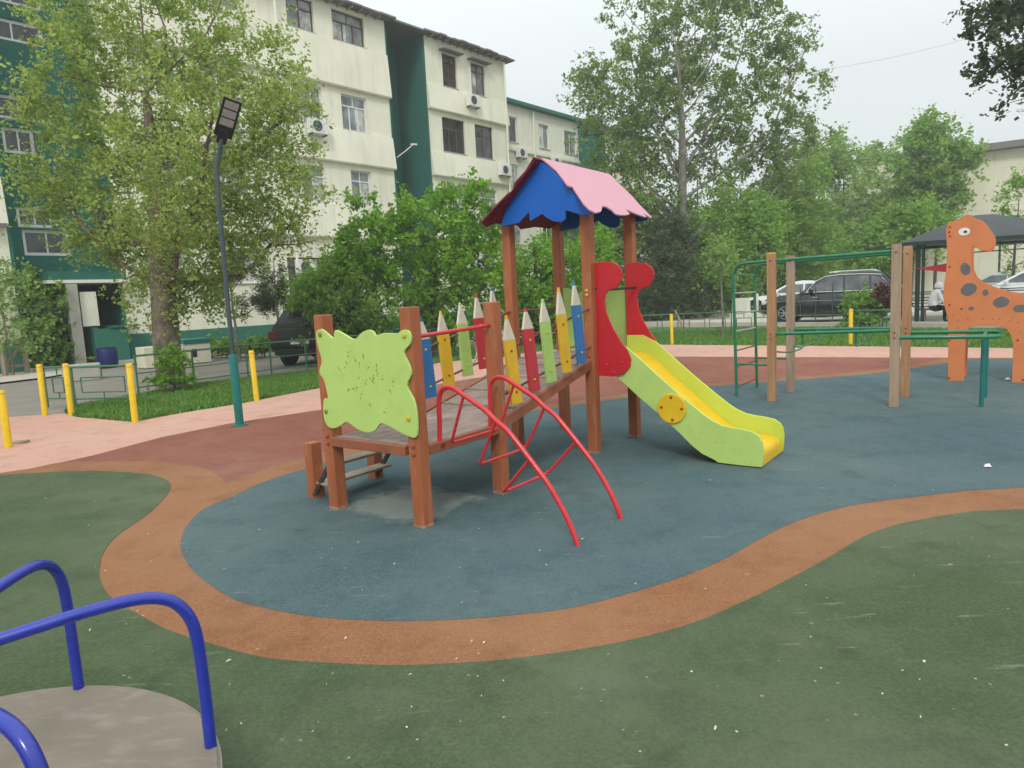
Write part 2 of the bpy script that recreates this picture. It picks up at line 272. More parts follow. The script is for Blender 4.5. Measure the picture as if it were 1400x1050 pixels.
# ------------------------------------------------------------------ mesh helpers
class MB:
    def __init__(s): s.v = []; s.f = []; s.m = []
    def add(s, vs, fs, mi=0):
        b = len(s.v); s.v += [tuple(v) for v in vs]; s.f += [tuple(i+b for i in f) for f in fs]; s.m += [mi]*len(fs); return s
    def box(s, x0, x1, y0, y1, z0, z1, mi=0, mat=None):
        vs = [Vector((x, y, z)) for z in (z0, z1) for y in (y0, y1) for x in (x0, x1)]
        if mat: vs = [mat @ v for v in vs]
        return s.add(vs, [(0, 2, 3, 1), (4, 5, 7, 6), (0, 1, 5, 4), (2, 6, 7, 3), (0, 4, 6, 2), (1, 3, 7, 5)], mi)
    def bar(s, a, b, w, h, mi=0, up=(0, 0, 1)):
        a = Vector(a); b = Vector(b); d = (b-a); L = d.length; d = d/L; u = Vector(up)
        if abs(d.dot(u)) > 0.98: u = Vector((1, 0, 0))
        x = d.cross(u).normalized(); u2 = x.cross(d)
        m = Matrix(((x.x, d.x, u2.x, a.x), (x.y, d.y, u2.y, a.y), (x.z, d.z, u2.z, a.z), (0, 0, 0, 1)))
        return s.box(-w/2, w/2, 0, L, -h/2, h/2, mi, m)
    def tube(s, pts, r, n=10, mi=0, cap=True):
        P = [Vector(p) for p in pts]; k = len(P)
        rs = r if isinstance(r, (list, tuple)) else [r]*k
        tan = [(P[min(i+1, k-1)]-P[max(i-1, 0)]).normalized() for i in range(k)]
        u = tan[0].cross(Vector((0, 0, 1)))
        if u.length < 1e-3: u = Vector((1, 0, 0))
        u.normalize(); vs = []
        for i in range(k):
            u = (u - tan[i]*u.dot(tan[i])).normalized(); w = tan[i].cross(u)
            for j in range(n):
                a = 2*math.pi*j/n; vs.append(P[i]+(u*math.cos(a)+w*math.sin(a))*rs[i])
        fs = [(i*n+j, i*n+(j+1) % n, (i+1)*n+(j+1) % n, (i+1)*n+j) for i in range(k-1) for j in range(n)]
        if cap: fs += [tuple(range(n-1, -1, -1)), tuple(range((k-1)*n, k*n))]
        return s.add(vs, fs, mi)
    def prism(s, poly, fn, o0, o1, mi=0, mi_side=None):
        """2-D outline extruded: fn(a, b, offset) -> point"""
        n = len(poly); vs = [fn(a, b, o0) for a, b in poly]+[fn(a, b, o1) for a, b in poly]
        s.add(vs, [tuple(range(n-1, -1, -1)), tuple(range(n, 2*n))], mi)
        b = len(s.v)-2*n
        for i in range(n):
            j = (i+1) % n; s.f.append((b+i, b+j, b+n+j, b+n+i)); s.m.append(mi if mi_side is None else mi_side)
        return s
    def lathe(s, prof, n=24, c=(0, 0, 0), mi=0):
        k = len(prof); vs = [(c[0]+r*math.cos(2*math.pi*j/n), c[1]+r*math.sin(2*math.pi*j/n), c[2]+z) for r, z in prof for j in range(n)]
        fs = [(i*n+j, i*n+(j+1) % n, (i+1)*n+(j+1) % n, (i+1)*n+j) for i in range(k-1) for j in range(n)]
        fs += [tuple(range(n-1, -1, -1)), tuple(range((k-1)*n, k*n))]
        return s.add(vs, fs, mi)
    def build(s, name, mats, parent=None, bevel=0, seg=2, smooth=False, tag_=None):
        me = bpy.data.meshes.new(name); me.from_pydata(s.v, [], s.f)
        for m in (mats if isinstance(mats, (list, tuple)) else [mats]): me.materials.append(m)
        me.polygons.foreach_set('material_index', s.m)
        me.validate(); 
        import bmesh
        bm = bmesh.new(); bm.from_mesh(me); bmesh.ops.recalc_face_normals(bm, faces=bm.faces); bm.to_mesh(me); bm.free()
        o = bpy.data.objects.new(name, me); COL.objects.link(o)
        if parent is not None: o.parent = parent
        if smooth:
            me.polygons.foreach_set('use_smooth', [True]*len(me.polygons))
            me.set_sharp_from_angle(angle=R(40))
        if bevel:
            b = o.modifiers.new('bevel', 'BEVEL'); b.width = bevel; b.segments = seg; b.limit_method = 'ANGLE'; b.angle_limit = R(50)
        return o
def smooth_line(pts, per=5, closed=False):
    P = [Vector(p) for p in pts]; out = []; n = len(P)
    rng_ = range(n if closed else n-1)
    for i in rng_:
        g = (lambda k: P[k % n]) if closed else (lambda k: P[max(0, min(n-1, k))])
        p0, p1, p2, p3 = g(i-1), g(i), g(i+1), g(i+2)
        for q in range(per):
            t = q/per
            out.append(0.5*((2*p1)+(-p0+p2)*t+(2*p0-5*p1+4*p2-p3)*t*t+(-p0+3*p1-3*p2+p3)*t**3))
    if not closed: out.append(P[-1])
    return out
def tagp(o, label=None, cat=None, group=None, kind=None):
    if label: o['label'] = label
    if cat: o['category'] = cat
    if group: o['group'] = group
    if kind: o['kind'] = kind
    return o
def thing(name, loc, label, cat, rz=0, group=None):
    o = bpy.data.objects.new(name, None); COL.objects.link(o); o.location = loc; o.rotation_euler = (0, 0, rz); o.empty_display_size = 0.2
    return tagp(o, label, cat, group)
def copy_tree(o, parent=None):
    c = o.copy(); COL.objects.link(c); c.parent = parent
    for ch in list(o.children): copy_tree(ch, c)
    return c

# ------------------------------------------------------------------ setting: ground sheets
def sheet(name, pts, z, mat, kind='structure'):
    me = bpy.data.meshes.new(name); me.from_pydata([(p[0], p[1], z) for p in pts], [], [tuple(range(len(pts)))])
    import bmesh
    bm = bmesh.new(); bm.from_mesh(me)
    for f in bm.faces:
        if f.normal.z < 0: f.normal_flip()
    bmesh.ops.triangulate(bm, faces=bm.faces); bm.to_mesh(me); bm.free()
    me.materials.append(mat); o = bpy.data.objects.new(name, me); COL.objects.link(o); o['kind'] = kind; return o
def GL(px): return [(G(x, y).x, G(x, y).y) for x, y in px]
def sm2(pts, per=4): return [(p.x, p.y) for p in smooth_line([(a, b, 0) for a, b in pts], per)]
sheet('ground', [(-400, -60), (400, -60), (400, 700), (-400, 700)], -0.02, M['asphalt'])
redpink = GL([(31, 645), (75, 634), (126, 623), (220, 598), (314, 579), (440, 560), (600, 525), (750, 501), (915, 487.5), (1290, 489)])
grassfront = GL([(88, 563), (104, 570), (182, 577), (251, 564), (327, 552), (440, 530), (600, 496), (760, 478), (880, 471), (1000, 472), (1230, 474), (1400, 476)])
grassback = GL([(1250, 447), (1040, 448), (900, 447), (760, 456), (600, 477), (430, 507), (270, 526), (176, 543), (100, 556)])
sheet('path', [(-14, -4), (-14, 10.2)]+GL([(0, 571), (88, 565)])+grassfront[1:]+[(16, 9.5), (16, -4)], 0.0, M['r_pink'])
lawn_poly = grassfront+[(16, 9.5), (18, 20)]+grassback
sheet('lawn', lawn_poly, -0.004, M['lawn'])
sheet('rubber_surface_red', [(-9, 6.6), (-5.35, 6.95)]+redpink+[(15, 8.8), (15, -3.5), (-9, -3.5)], 0.0015, M['r_red'])
upper = GL([(41, 641), (88, 632), (151, 631), (204, 632), (251, 635), (283, 642), (302, 654)])
bfar = [(-2.29, 6.07), (-2.02, 6.55), (-0.58, 8.64), (0.87, 9.55), (3.04, 10.69), (4.51, 10.94), (6.22, 11.35), (7.67, 12.11), (8.48, 12.53)]
bfo = [(-2.66, 6.14), (-2.52, 6.42), (-2.19, 7.02), (-0.75, 8.84), (0.75, 9.80), (2.95, 10.98), (4.4, 11.22), (6.1, 11.62), (7.5, 12.36), (8.22, 12.98)]
sheet('rubber_surface_brown', [(-9, 6.7), (-5.4, 7.0)]+sm2(upper)+sm2(bfo)+[(14.5, 9.1), (14.5, -3.2), (-9, -3.2)], 0.003, M['r_brown'])
inner = GL([(1400, 667), (1325, 671.5), (1250, 680), (1180, 689), (1130, 700), (1080, 717), (1040, 737), (980, 770), (900, 800), (790, 830), (700, 842), (620, 848), (540, 850), (440, 845), (372, 834), (320, 820), (283, 797), (262, 779), (249, 757), (247, 742), (254, 722), (276, 698), (314, 681), (360, 660), (421, 640)])
sheet('rubber_surface_blue', sm2([(6.5, 5.0), (4.8, 4.9)]+inner+bfar[2:])+[(8.6, 12.5), (14, 9.2), (14, 5.6)], 0.0045, M['r_blue'])
outer = GL([(1400, 697), (1330, 700), (1260, 711), (1220, 720), (1180, 735), (1130, 765), (1080, 792), (1020, 822), (950, 852), (880, 872), (800, 888), (700, 902), (640, 907), (540, 911), (440, 907), (360, 900), (284, 880), (229, 862), (189, 841), (163, 826), (145, 810), (136, 790), (137, 772), (144, 752), (163, 731), (195, 709), (217, 690), (231, 673), (233, 662), (220, 653), (195, 648), (151, 645), (94, 645), (0, 650)])
sheet('rubber_surface_green', sm2([(7, 4.55), (4.6, 4.4)]+outer+[(-8.5, 6.85)])+[(-8.5, -3), (7, -3)], 0.006, M['r_green'])

# ------------------------------------------------------------------ world and sun
w = bpy.data.worlds.new('World'); sc.world = w; w.use_nodes = True; nt = w.node_tree
bg = nt.nodes['Background']
SUN_AZ, SUN_EL = R(187), R(42)     # compass style, clockwise from +Y: behind the camera, a little to its left
sky = nt.nodes.new('ShaderNodeTexSky'); sky.sky_type = 'NISHITA'; sky.sun_disc = False
sky.sun_elevation = SUN_EL; sky.sun_rotation = SUN_AZ; sky.air_density = 1.0; sky.dust_density = 4.0
tc = nt.nodes.new('ShaderNodeTexCoord'); mp = nt.nodes.new('ShaderNodeMapping'); mp.inputs['Scale'].default_value = (1, 1, 2.2)
nt.links.new(tc.outputs['Generated'], mp.inputs[0])
cn = noise(nt, mp.outputs[0], 1.6, 6, 0.55)
cl = ramp(nt, cn, [(0.3, (0.78, 0.84, 0.85)), (0.62, (0.87, 0.92, 0.925))])
sepx = nt.nodes.new('ShaderNodeSeparateXYZ'); nt.links.new(tc.outputs['Generated'], sepx.inputs[0])
mr = nt.nodes.new('ShaderNodeMapRange'); mr.inputs['From Min'].default_value = 0.25; mr.inputs['From Max'].default_value = 1.0   # an overcast sky grows brighter towards the zenith
mr.inputs['To Min'].default_value = 10.0; mr.inputs['To Max'].default_value = 20.5; nt.links.new(sepx.outputs['Z'], mr.inputs['Value'])
gain = nt.nodes.new('ShaderNodeVectorMath'); gain.operation = 'SCALE'; nt.links.new(cl.outputs[0], gain.inputs[0]); nt.links.new(mr.outputs[0], gain.inputs['Scale'])
nt.links.new(mixc(nt, 0.92, sky.outputs[0], gain.outputs[0]), bg.inputs['Color'])
bg.inputs['Strength'].default_value = 0.105
sun = bpy.data.lights.new('sun', 'SUN'); suno = bpy.data.objects.new('sun', sun); COL.objects.link(suno)
sun.energy = 1.5; sun.angle = R(11); sun.color = (1.0, 0.96, 0.9)
dsun = Vector((math.sin(SUN_AZ)*math.cos(SUN_EL), math.cos(SUN_AZ)*math.cos(SUN_EL), math.sin(SUN_EL)))
suno.rotation_euler = dsun.to_track_quat('Z', 'Y').to_euler(); suno.location = (-3, -8, 12)
sc.view_settings.view_transform = 'Standard'; sc.view_settings.look = 'None'; sc.view_settings.exposure = 0.0; sc.view_settings.gamma = 1.0
def haze():
    m = bpy.data.materials.new('haze'); m.use_nodes = True; nt = m.node_tree; nt.nodes.clear()
    out = nt.nodes.new('ShaderNodeOutputMaterial'); pv = nt.nodes.new('ShaderNodeVolumePrincipled')
    pv.inputs['Color'].default_value = (0.93, 0.97, 0.96, 1); pv.inputs['Density'].default_value = 0.0021; pv.inputs['Anisotropy'].default_value = 0.1
    nt.links.new(pv.outputs['Volume'], out.inputs['Volume']); return m
if HAZE:
    hz = MB().box(-70, 110, -25, 130, -1.05, 24).build('haze', haze()); hz['kind'] = 'stuff'
# ------------------------------------------------------------------ playground climber with slide (one bolted structure)
A2 = G(580, 722)
pg = thing('playground_climber', A2, 'wooden playground climber with pencil railed bridge, lime slide and small pink and blue roof', 'climbing frame', -YAW)
# local axes: x = across (towards the slide exit), y = along the bridge
def post(x, y, h, parent=pg, mat='post', s=0.05, nm='post'):
    x -= 0.03; y += 0.03
    b = MB().box(x-s, x+s, y-s, y+s, 0.0, h)
    o = b.build(nm, M[mat], parent, bevel=0.006)
    return o
posts = [(-0.9, 0, 1.49), (0, 0, 1.52), (0, 0.9, 1.52), (-0.93, 0.95, 1.50),
         (0, 2.42, 2.34), (-0.92, 2.42, 2.34), (-0.92, 3.36, 2.38), (0.02, 3.26, 2.36)]
PO = [post(*p) for p in posts]
for x, y in ((-1.32, 0.12), (-1.33, 0.78)): post(x, y, 0.46)
# dirty pale feet on the posts
for (x, y, h), o in zip(posts, PO):
    x -= 0.03; y += 0.03
    cpb = MB().box(x-0.0515, x+0.0515, y-0.0515, y+0.0515, 0.0, 0.015+random.uniform(0.005, 0.02)); cpb.build('foot_collar', M['collar'], o, bevel=0.004)
    for zz in ((0.52, 0.575) if h < 2 else (0.90, 0.955)):
        MB().lathe([(0.016, 0), (0.016, 0.008), (0.008, 0.014)], 10).build('bolt_cap', M['boltbrown'], o).matrix_local = Matrix.Translation((x, y-0.05, zz)) @ Matrix.Rotation(R(90), 4, 'X')
# low platform
b = MB()
for i in range(7): b.box(-0.88+i*0.125, -0.88+i*0.125+0.118, 0.02, 0.93, 0.545, 0.575)
b.build('platform', M['deck'], pg, bevel=0.003)
b = MB().box(-0.88, -0.10, -0.035, 0.005, 0.505, 0.572); b.build('front_beam', M['beam'], pg, bevel=0.005)
b = MB().box(-0.02, 0.03, 0.08, 0.87, 0.50, 0.572); b.build('side_beam', M['beam'], pg, bevel=0.005)
# ramp up to the tower
b = MB()
y0, z0, y1, z1 = 0.93, 0.575, 2.42, 0.925
n = 13
for i in range(n):
    ya = y0+(y1-y0)*i/n; yb = y0+(y1-y0)*(i+0.96)/n; za = z0+(z1-z0)*i/n; zb = z0+(z1-z0)*(i+0.96)/n
    vs = [(-0.86, ya, za-.03), (-0.04, ya, za-.03), (-0.86, yb, zb-.03), (-0.04, yb, zb-.03), (-0.86, ya, za), (-0.04, ya, za), (-0.86, yb, zb), (-0.04, yb, zb)]
    b.add(vs, [(0, 2, 3, 1), (4, 5, 7, 6), (0, 1, 5, 4), (2, 6, 7, 3), (0, 4, 6, 2), (1, 3, 7, 5)])
b.build('ramp', M['deck'], pg, bevel=0.003)
b = MB()
for i in (2, 5, 8, 11):
    t = (i+.3)/n; ya = y0+(y1-y0)*t; za = z0+(z1-z0)*t
    b.box(-0.84, -0.06, ya, ya+0.035, za, za+0.022)
b.build('ramp_cleats', M['oldwood'], pg, bevel=0.004)
for x in (-0.03, -0.90):
    MB().bar((x, y0-0.06, z0-0.045), (x, y1+0.02, z1-0.045), 0.045, 0.085).build('ramp_beam', M['beam'], pg, bevel=0.005)
# tower platform
b = MB()
for i in range(7): b.box(-0.90+i*0.128, -0.90+i*0.128+0.12, 2.46, 3.32, 0.895, 0.93)
b.build('platform', M['deck'], pg, bevel=0.003)
for xa, xb, ya, yb in ((-0.92, 0.0, 2.40, 2.44), (-0.92, 0.0, 3.30, 3.34), (-0.02, 0.02, 2.50, 3.24), (-0.95, -0.91, 2.50, 3.28)):
    MB().box(xa+.02, xb-.02 if xb-xa > .1 else xb, ya, yb, 0.845, 0.898).build('side_beam', M['beam'], pg, bevel=0.004)
# scribbled lime board at the low end
pf = [(-0.939, 1.356), (-0.901, 1.384), (-0.854, 1.381), (-0.749, 1.32), (-0.73, 1.362), (-0.705, 1.378), (-0.616, 1.345), (-0.52, 1.311), (-0.44, 1.356), (-0.366, 1.375), (-0.322, 1.363), (-0.295, 1.336), (-0.215, 1.351), (-0.09, 1.348), (-0.045, 1.368), (0.01, 1.367), (0.034, 1.332), (0.024, 1.277), (-0.037, 1.221), (0.004, 1.136), (0.013, 1.073), (-0.031, 0.996), (0.021, 0.907), (0.041, 0.796), (0.03, 0.665), (-0.015, 0.643), (-0.125, 0.671), (-0.248, 0.712), (-0.318, 0.719), (-0.372, 0.669), (-0.46, 0.645), (-0.571, 0.663), (-0.668, 0.708), (-0.737, 0.677), (-0.821, 0.648), (-0.888, 0.657), (-0.925, 0.709), (-0.926, 0.807), (-0.908, 0.866), (-0.865, 0.872), (-0.872, 0.935), (-0.896, 1.014), (-0.937, 1.066), (-0.898, 1.155), (-0.926, 1.251)]
def sm_poly(p, per=3): return [(q.x, q.y) for q in smooth_line([(a, b_, 0) for a, b_ in p], per, True)]
bd = MB().prism(sm_poly(pf), lambda a, b_, o: (a, o, b_), -0.042, -0.024).build('scribble_board', M['lime'], pg, bevel=0.003)
for a, z in ((-0.888, 1.348), (-0.02, 1.332), (-0.892, 0.772), (-0.035, 0.773)):
    MB().lathe([(0.017, 0), (0.017, 0.008), (0.009, 0.013)], 12).build('bolt_cap', M['boltgreen' if a < -.5 else 'bolt'], bd).matrix_local = Matrix.Translation((a, -0.042, z)) @ Matrix.Rotation(R(90), 4, 'X')
rs = random.Random(4); b = MB()
marks = [(0.22, 0.375), (0.29, 0.35), (0.325, 0.265), (0.38, 0.285), (0.465, 0.275), (0.42, 0.355), (0.5, 0.365), (0.585, 0.36), (0.575, 0.43), (0.55, 0.455), (0.53, 0.485), (0.465, 0.49), (0.63, 0.45), (0.72, 0.49), (0.69, 0.57), (0.38, 0.54), (0.305, 0.545), (0.34, 0.56), (0.415, 0.62), (0.63, 0.715), (0.495, 0.69), (0.395, 0.44)]
for mx_, my_ in marks:       # pen scrawl, bits of strokes
    a = -0.95+mx_*1.10; z = 1.43-my_*0.86
    for k in range(rs.randint(2, 4)):
        a1 = a+rs.uniform(-.014, .014); zz1 = z+rs.uniform(-.022, .022); a2 = a1+rs.uniform(-.012, .012); zz2 = zz1+rs.uniform(-.022, .022)
        b.bar((a1, -0.0424, zz1), (a2, -0.0424, zz2), rs.uniform(.003, .007), 0.0016, up=(0, 1, 0))
b.build('pen_print', M['boltgreen'], bd)
# pencils
def pencil(xc, ya, yb, zt, zs, zb, lean, mat, tipc):
    """upright board shaped like a pencil; ya..yb its width, zb bottom, zs shoulder, zt point"""
    wv = (yb-ya); mid = (ya+yb)/2
    fn = lambda a, b_, o: (xc+o, a+(b_-zb)*lean, b_)
    o = MB().prism([(ya, zb), (yb, zb), (yb, zs-.004), (ya, zs-.004)], fn, -0.011, 0.011).build('pencil', M[mat], pg, bevel=0.002)
    zc = zt-(zt-zs)*0.17; k = wv/2*0.17
    MB().prism([(ya, zs-.004), (mid, zs-.014), (yb, zs-.004), (mid+k, zc), (mid-k, zc)][:1]+[(yb, zs-.004), (mid+k, zc), (mid-k, zc)], fn, -0.011, 0.011).build('wood_tip', M['pentip'], o, bevel=0.002)
    MB().prism([(mid-k, zc), (mid+k, zc), (mid, zt)], fn, -0.011, 0.011).build('lead', M[tipc], o)
    for zz in (zb+0.1, zb+0.43):
        MB().lathe([(0.011, 0), (0.011, 0.006), (0.005, 0.01)], 8).build('bolt_cap', M['bolt' if mat != 'penyellow' else 'boltbrown'], o).matrix_local = Matrix.Translation((xc+0.011, mid+(zz-zb)*lean, zz)) @ Matrix.Rotation(R(90), 4, 'Y')
ln = -0.12
near = [('penyellow', 1.106, 1.412, 1.222, 0.70, 'penyellow'), ('penred', 1.369, 1.455, 1.29, 0.765, 'penred'), ('pengreen', 1.628, 1.525, 1.332, 0.808, 'pengreen'), ('penyellow', 1.889, 1.613, 1.382, 0.862, 'penyellow'), ('penblue', 2.15, 1.66, 1.452, 0.915, 'penblue')]
for c, u, zt, zs, zb, tp in near: pencil(0.035, u-0.072, u+0.072, zt, zs, zb, ln, c, tp)
far = [('penblue', 1.145, 1.41, 1.225, 0.70, 'penblue'), ('penyellow', 1.40, 1.46, 1.255, 0.77, 'penyellow'), ('pengreen', 1.675, 1.525, 1.33, 0.83, 'pengreen'), ('penred', 1.925, 1.60, 1.37, 0.87, 'penred'), ('penblue', 2.17, 1.66, 1.43, 0.95, 'penblue')]
for c, u, zt, zs, zb, tp in far: pencil(-0.935, u-0.072, u+0.072, zt, zs, zb, ln*0.75, c, tp)
for x in (0.012, -0.912):
    for za, zb in ((1.108, 1.405), (0.772, 1.045)):
        MB().tube([(x-.03, 0.95, za), (x-.03, 2.42, zb)], 0.011, 8).build('rail', M['rail_brown'], pg, smooth=True)
MB().tube([(-0.03, 0.06, 1.315), (-0.03, 0.9, 1.345)], 0.015, 10).build('red_rail', M['redtube'], pg, smooth=True)
MB().tube([(-0.955, 0.06, 1.0), (-0.955, 0.95, 1.05)], 0.012, 8).build('rail', M['rail_brown'], pg, smooth=True)
for (y, z, ry, rz) in ((1.78, 1.04, 0.125, 0.115), (2.28, 1.30, 0.14, 0.13)):   # pale hand hoops on the far side
    MB().tube([(-1.0, y+ry*math.cos(a), z+rz*math.sin(a)) for a in [2*math.pi*k/28 for k in range(29)]], 0.009, 8, cap=False).build('hand_hoop', M['pentip'], pg, smooth=True)
# steps on the far side
for z, x in ((0.33, -1.03), (0.14, -1.20)):
    MB().box(x-0.08, x+0.06, 0.10, 0.80, z-0.012, z+0.008).build('tread', M['oldwood'], pg, bevel=0.003)
for y in (0.11, 0.79):
    MB().bar((-0.93, y, 0.53), (-1.33, y, 0.02), 0.02, 0.035).build('stringer', M['darktube'], pg)
# red arched ladder
arch = [(-0.005, 0.53), (0.012, 0.70), (0.018, 0.85), (0.045, 0.925), (0.098, 0.955), (0.165, 0.95), (0.25, 0.908), (0.35, 0.857), (0.44, 0.807), (0.52, 0.745), (0.605, 0.69), (0.725, 0.568), (0.82, 0.465), (0.90, 0.375), (0.97, 0.275), (1.03, 0.175), (1.075, 0.08), (1.105, 0.0)]
for y in (0.21, 0.79):
    MB().tube(smooth_line([(a, y, z) for a, z in arch], 4), 0.0175, 12).build('arch_rail', M['redtube'], pg, smooth=True)
    MB().box(-0.02, 0.03, y-0.03, y+0.03, 0.515, 0.56).build('rail_clamp', M['redtube'], pg, bevel=0.005)
for (a0, z0_), (a1, z1_) in (((0.245, 0.90), (0.10, 0.565)), ((0.505, 0.735), (0.34, 0.435)), ((0.768, 0.515), (0.53, 0.265))):
    ys = 0.21; ye = 0.79; k = 0.88
    am, zm = a0+(a1-a0)*k, z0_+(z1_-z0_)*k
    pts = [(a0, ys, z0_), (am, ys+.012, zm), (a1-.004, ys+.03, z1_+.012), (a1, ys+.07, z1_), (a1, ye-.07, z1_), (a1-.004, ye-.03, z1_+.012), (am, ye-.012, zm), (a0, ye, z0_)]
    MB().tube(smooth_line(pts, 4), 0.011, 10).build('step_rung', M['redtube'], pg, smooth=True)
# slide
near_side = [(-0.01, 0.86), (0.0, 1.10), (0.18, 1.10), (0.321, 1.030), (0.367, 0.993), (0.559, 0.828), (0.757, 0.664), (0.927, 0.530), (1.05, 0.437), (1.13, 0.388), (1.216, 0.352), (1.30, 0.338), (1.395, 0.329), (1.48, 0.313), (1.53, 0.28), (1.556, 0.235), (1.566, 0.17), (1.562, 0.08), (1.55, 0.016), (1.41, 0.013), (1.24, 0.016), (1.171, 0.018), (1.15, 0.035), (1.026, 0.085), (0.93, 0.155), (0.836, 0.243), (0.661, 0.392), (0.436, 0.561), (0.215, 0.745)]
def sidewall(y, nm, top):
    poly = near_side
    fn = lambda a, b_, o: (a, y+o, b_)
    return MB().prism(poly, fn, -0.011, 0.011).build(nm, M[top], pg, bevel=0.003)
s1 = sidewall(2.51, 'slide_side', 'lime'); s2 = sidewall(3.15, 'slide_side', 'lime_yellow_lit')
bed = [(0.0, 0.935), (0.16, 0.93), (0.28, 0.885), (0.45, 0.745), (0.65, 0.575), (0.85, 0.41), (1.0, 0.29), (1.12, 0.215), (1.25, 0.182), (1.40, 0.17), (1.49, 0.155), (1.535, 0.11), (1.54, 0.03)]
bp = [(p.x, p.y) for p in smooth_line([(a, z, 0) for a, z in bed], 4)]
b = MB(); nb = len(bp)
vs = [(a, 2.522, z) for a, z in bp]+[(a, 3.138, z) for a, z in bp]+[(a, 2.522, z-0.02) for a, z in bp]+[(a, 3.138, z-0.02) for a, z in bp]
fs = []
for i in range(nb-1): fs += [(i, i+1, nb+i+1, nb+i), (2*nb+i, 3*nb+i, 3*nb+i+1, 2*nb+i+1)]
fs += [(0, nb, 3*nb, 2*nb), (nb-1, 3*nb-1, 4*nb-1, 2*nb-1)]
b.add(vs, fs).build('slide_chute', M['yellow'], pg, smooth=True)
dk = MB().lathe([(0.138, 0), (0.138, 0.014), (0.13, 0.018)], 40).build('slide_disc', M['yellow'], s1)
dk.matrix_local = Matrix.Translation((0.757, 2.499, 0.478)) @ Matrix.Rotation(R(90), 4, 'X')
for a, z in ((-0.095, 0.01), (0.1, 0.005), (0.0, 0.105), (0.01, -0.1)):
    MB().lathe([(0.014, 0), (0.014, 0.006), (0.007, 0.011)], 6).build('bolt_cap', M['boltbrown'], dk).matrix_local = Matrix.Translation((a, z, 0.018))
b = MB()
for a, z in ((1.0, 0.21), (1.14, 0.19), (1.16, 0.2), (1.22, 0.195), (1.36, 0.14), (1.40, 0.045), (0.93, 0.37), (0.9, 0.33)):
    b.add([(a, 2.4985, z), (a+.012, 2.4985, z-.002), (a+.01, 2.4985, z+.008)], [(0, 1, 2)])
b.build('chip_marks', M['boltgreen'], s1)
# red hood boards beside the slide mouth
hood = [(0.0, 1.829), (0.121, 1.838), (0.22, 1.822), (0.285, 1.775), (0.308, 1.715), (0.294, 1.652), (0.24, 1.59), (0.16, 1.568), (0.12, 1.53), (0.113, 1.47), (0.127, 1.36), (0.184, 1.229), (0.263, 1.098), (0.332, 1.012), (0.368, 0.926), (0.355, 0.851), (0.289, 0.784), (0.179, 0.755), (0.02, 0.762), (-0.01, 0.80)]
for y, dz in ((2.485, 0.0), (3.175, 0.015)):
    fn = lambda a, b_, o, y=y: (a, y+o, b_)
    h = MB().prism(hood, fn, -0.012, 0.012).build('slide_hood', M['red'], pg, bevel=0.003)
    for a, z in ((0.12, 0.87), (0.28, 0.89), (0.19, 0.80)):
        MB().lathe([(0.012, 0), (0.012, 0.006), (0.006, 0.011)], 8).build('bolt_cap', M['redtube'], h).matrix_local = Matrix.Translation((a, y-0.012, z)) @ Matrix.Rotation(R(90), 4, 'X')
MB().tube([(-0.02, 2.46, 1.60), (0.10, 2.50, 1.575), (0.10, 3.16, 1.585), (-0.0, 3.2, 1.60)], 0.013, 8).build('slide_bar', M['darktube'], pg, smooth=True)
# lime board closing the back of the tower
bk = [(-0.90, 1.60), (-0.86, 1.62), (-0.77, 1.60), (-0.70, 1.55), (-0.62, 1.60), (-0.5, 1.63), (-0.38, 1.61), (-0.3, 1.56), (-0.2, 1.60), (-0.08, 1.61), (-0.03, 1.58), (-0.06, 1.45), (-0.02, 1.3), (-0.06, 1.1), (-0.03, 0.96), (-0.2, 0.955), (-0.35, 1.0), (-0.5, 0.95), (-0.7, 0.99), (-0.86, 0.955), (-0.91, 1.1), (-0.87, 1.25), (-0.91, 1.4)]
MB().prism(sm_poly(bk), lambda a, b_, o: (a, 3.36+o, b_), 0.0, 0.018).build('tower_board', M['pengreen'], pg, bevel=0.003)
MB().tube([(-0.96, 2.45, 1.40), (-0.96, 3.35, 1.40)], 0.012, 8).build('rail', M['rail_brown'], pg, smooth=True)
MB().tube([(-0.96, 2.45, 1.15), (-0.96, 3.35, 1.15)], 0.012, 8).build('rail', M['rail_brown'], pg, smooth=True)
for zz in (1.535, 1.575):
    MB().lathe([(0.016, 0), (0.016, 0.008), (0.008, 0.014)], 10).build('bolt_cap', M['bolt'], PO[4]).matrix_local = Matrix.Translation((-0.03, 2.40, zz)) @ Matrix.Rotation(R(90), 4, 'X')
# roof: two scalloped slopes and a gable board at each end
RX, RZ, EX, EZ = -0.42, 2.825, 0.205, 2.25
def slope(nm, side, outline, mt, mb):
    dx, dz = (EX-RX), (EZ-RZ); L = math.hypot(dx, dz); ux, uz = dx/L, dz/L; nx, nz = -uz, ux
    def fn(y, s, o): return (RX+side*(ux*s+nx*o), y, RZ+uz*s+nz*o)
    return MB().prism(outline, fn, 0.016, 0.0, 0).build(nm, [M[mt]], pg, bevel=0.003), fn
Ls = math.hypot(EX-RX, EZ-RZ)
right = [(2.30, 0.0), (3.64, 0.0), (3.645, 0.06), (3.60, 0.15), (3.595, 0.28), (3.565, 0.42), (3.50, 0.56), (3.46, 0.70), (3.43, 0.80), (3.40, 0.815), (3.31, 0.74), (3.30, 0.80), (3.26, 0.815), (3.10, 0.775), (2.96, 0.72), (2.93, 0.80), (2.80, 0.83), (2.66, 0.845), (2.60, 0.835), (2.60, 0.775), (2.56, 0.73), (2.47, 0.73), (2.41, 0.77), (2.33, 0.82), (2.24, 0.85), (2.16, 0.865), (2.12, 0.83), (2.13, 0.74), (2.20, 0.62), (2.26, 0.51), (2.29, 0.46), (2.24, 0.465), (2.22, 0.44), (2.28, 0.33), (2.33, 0.2), (2.32, 0.09)]
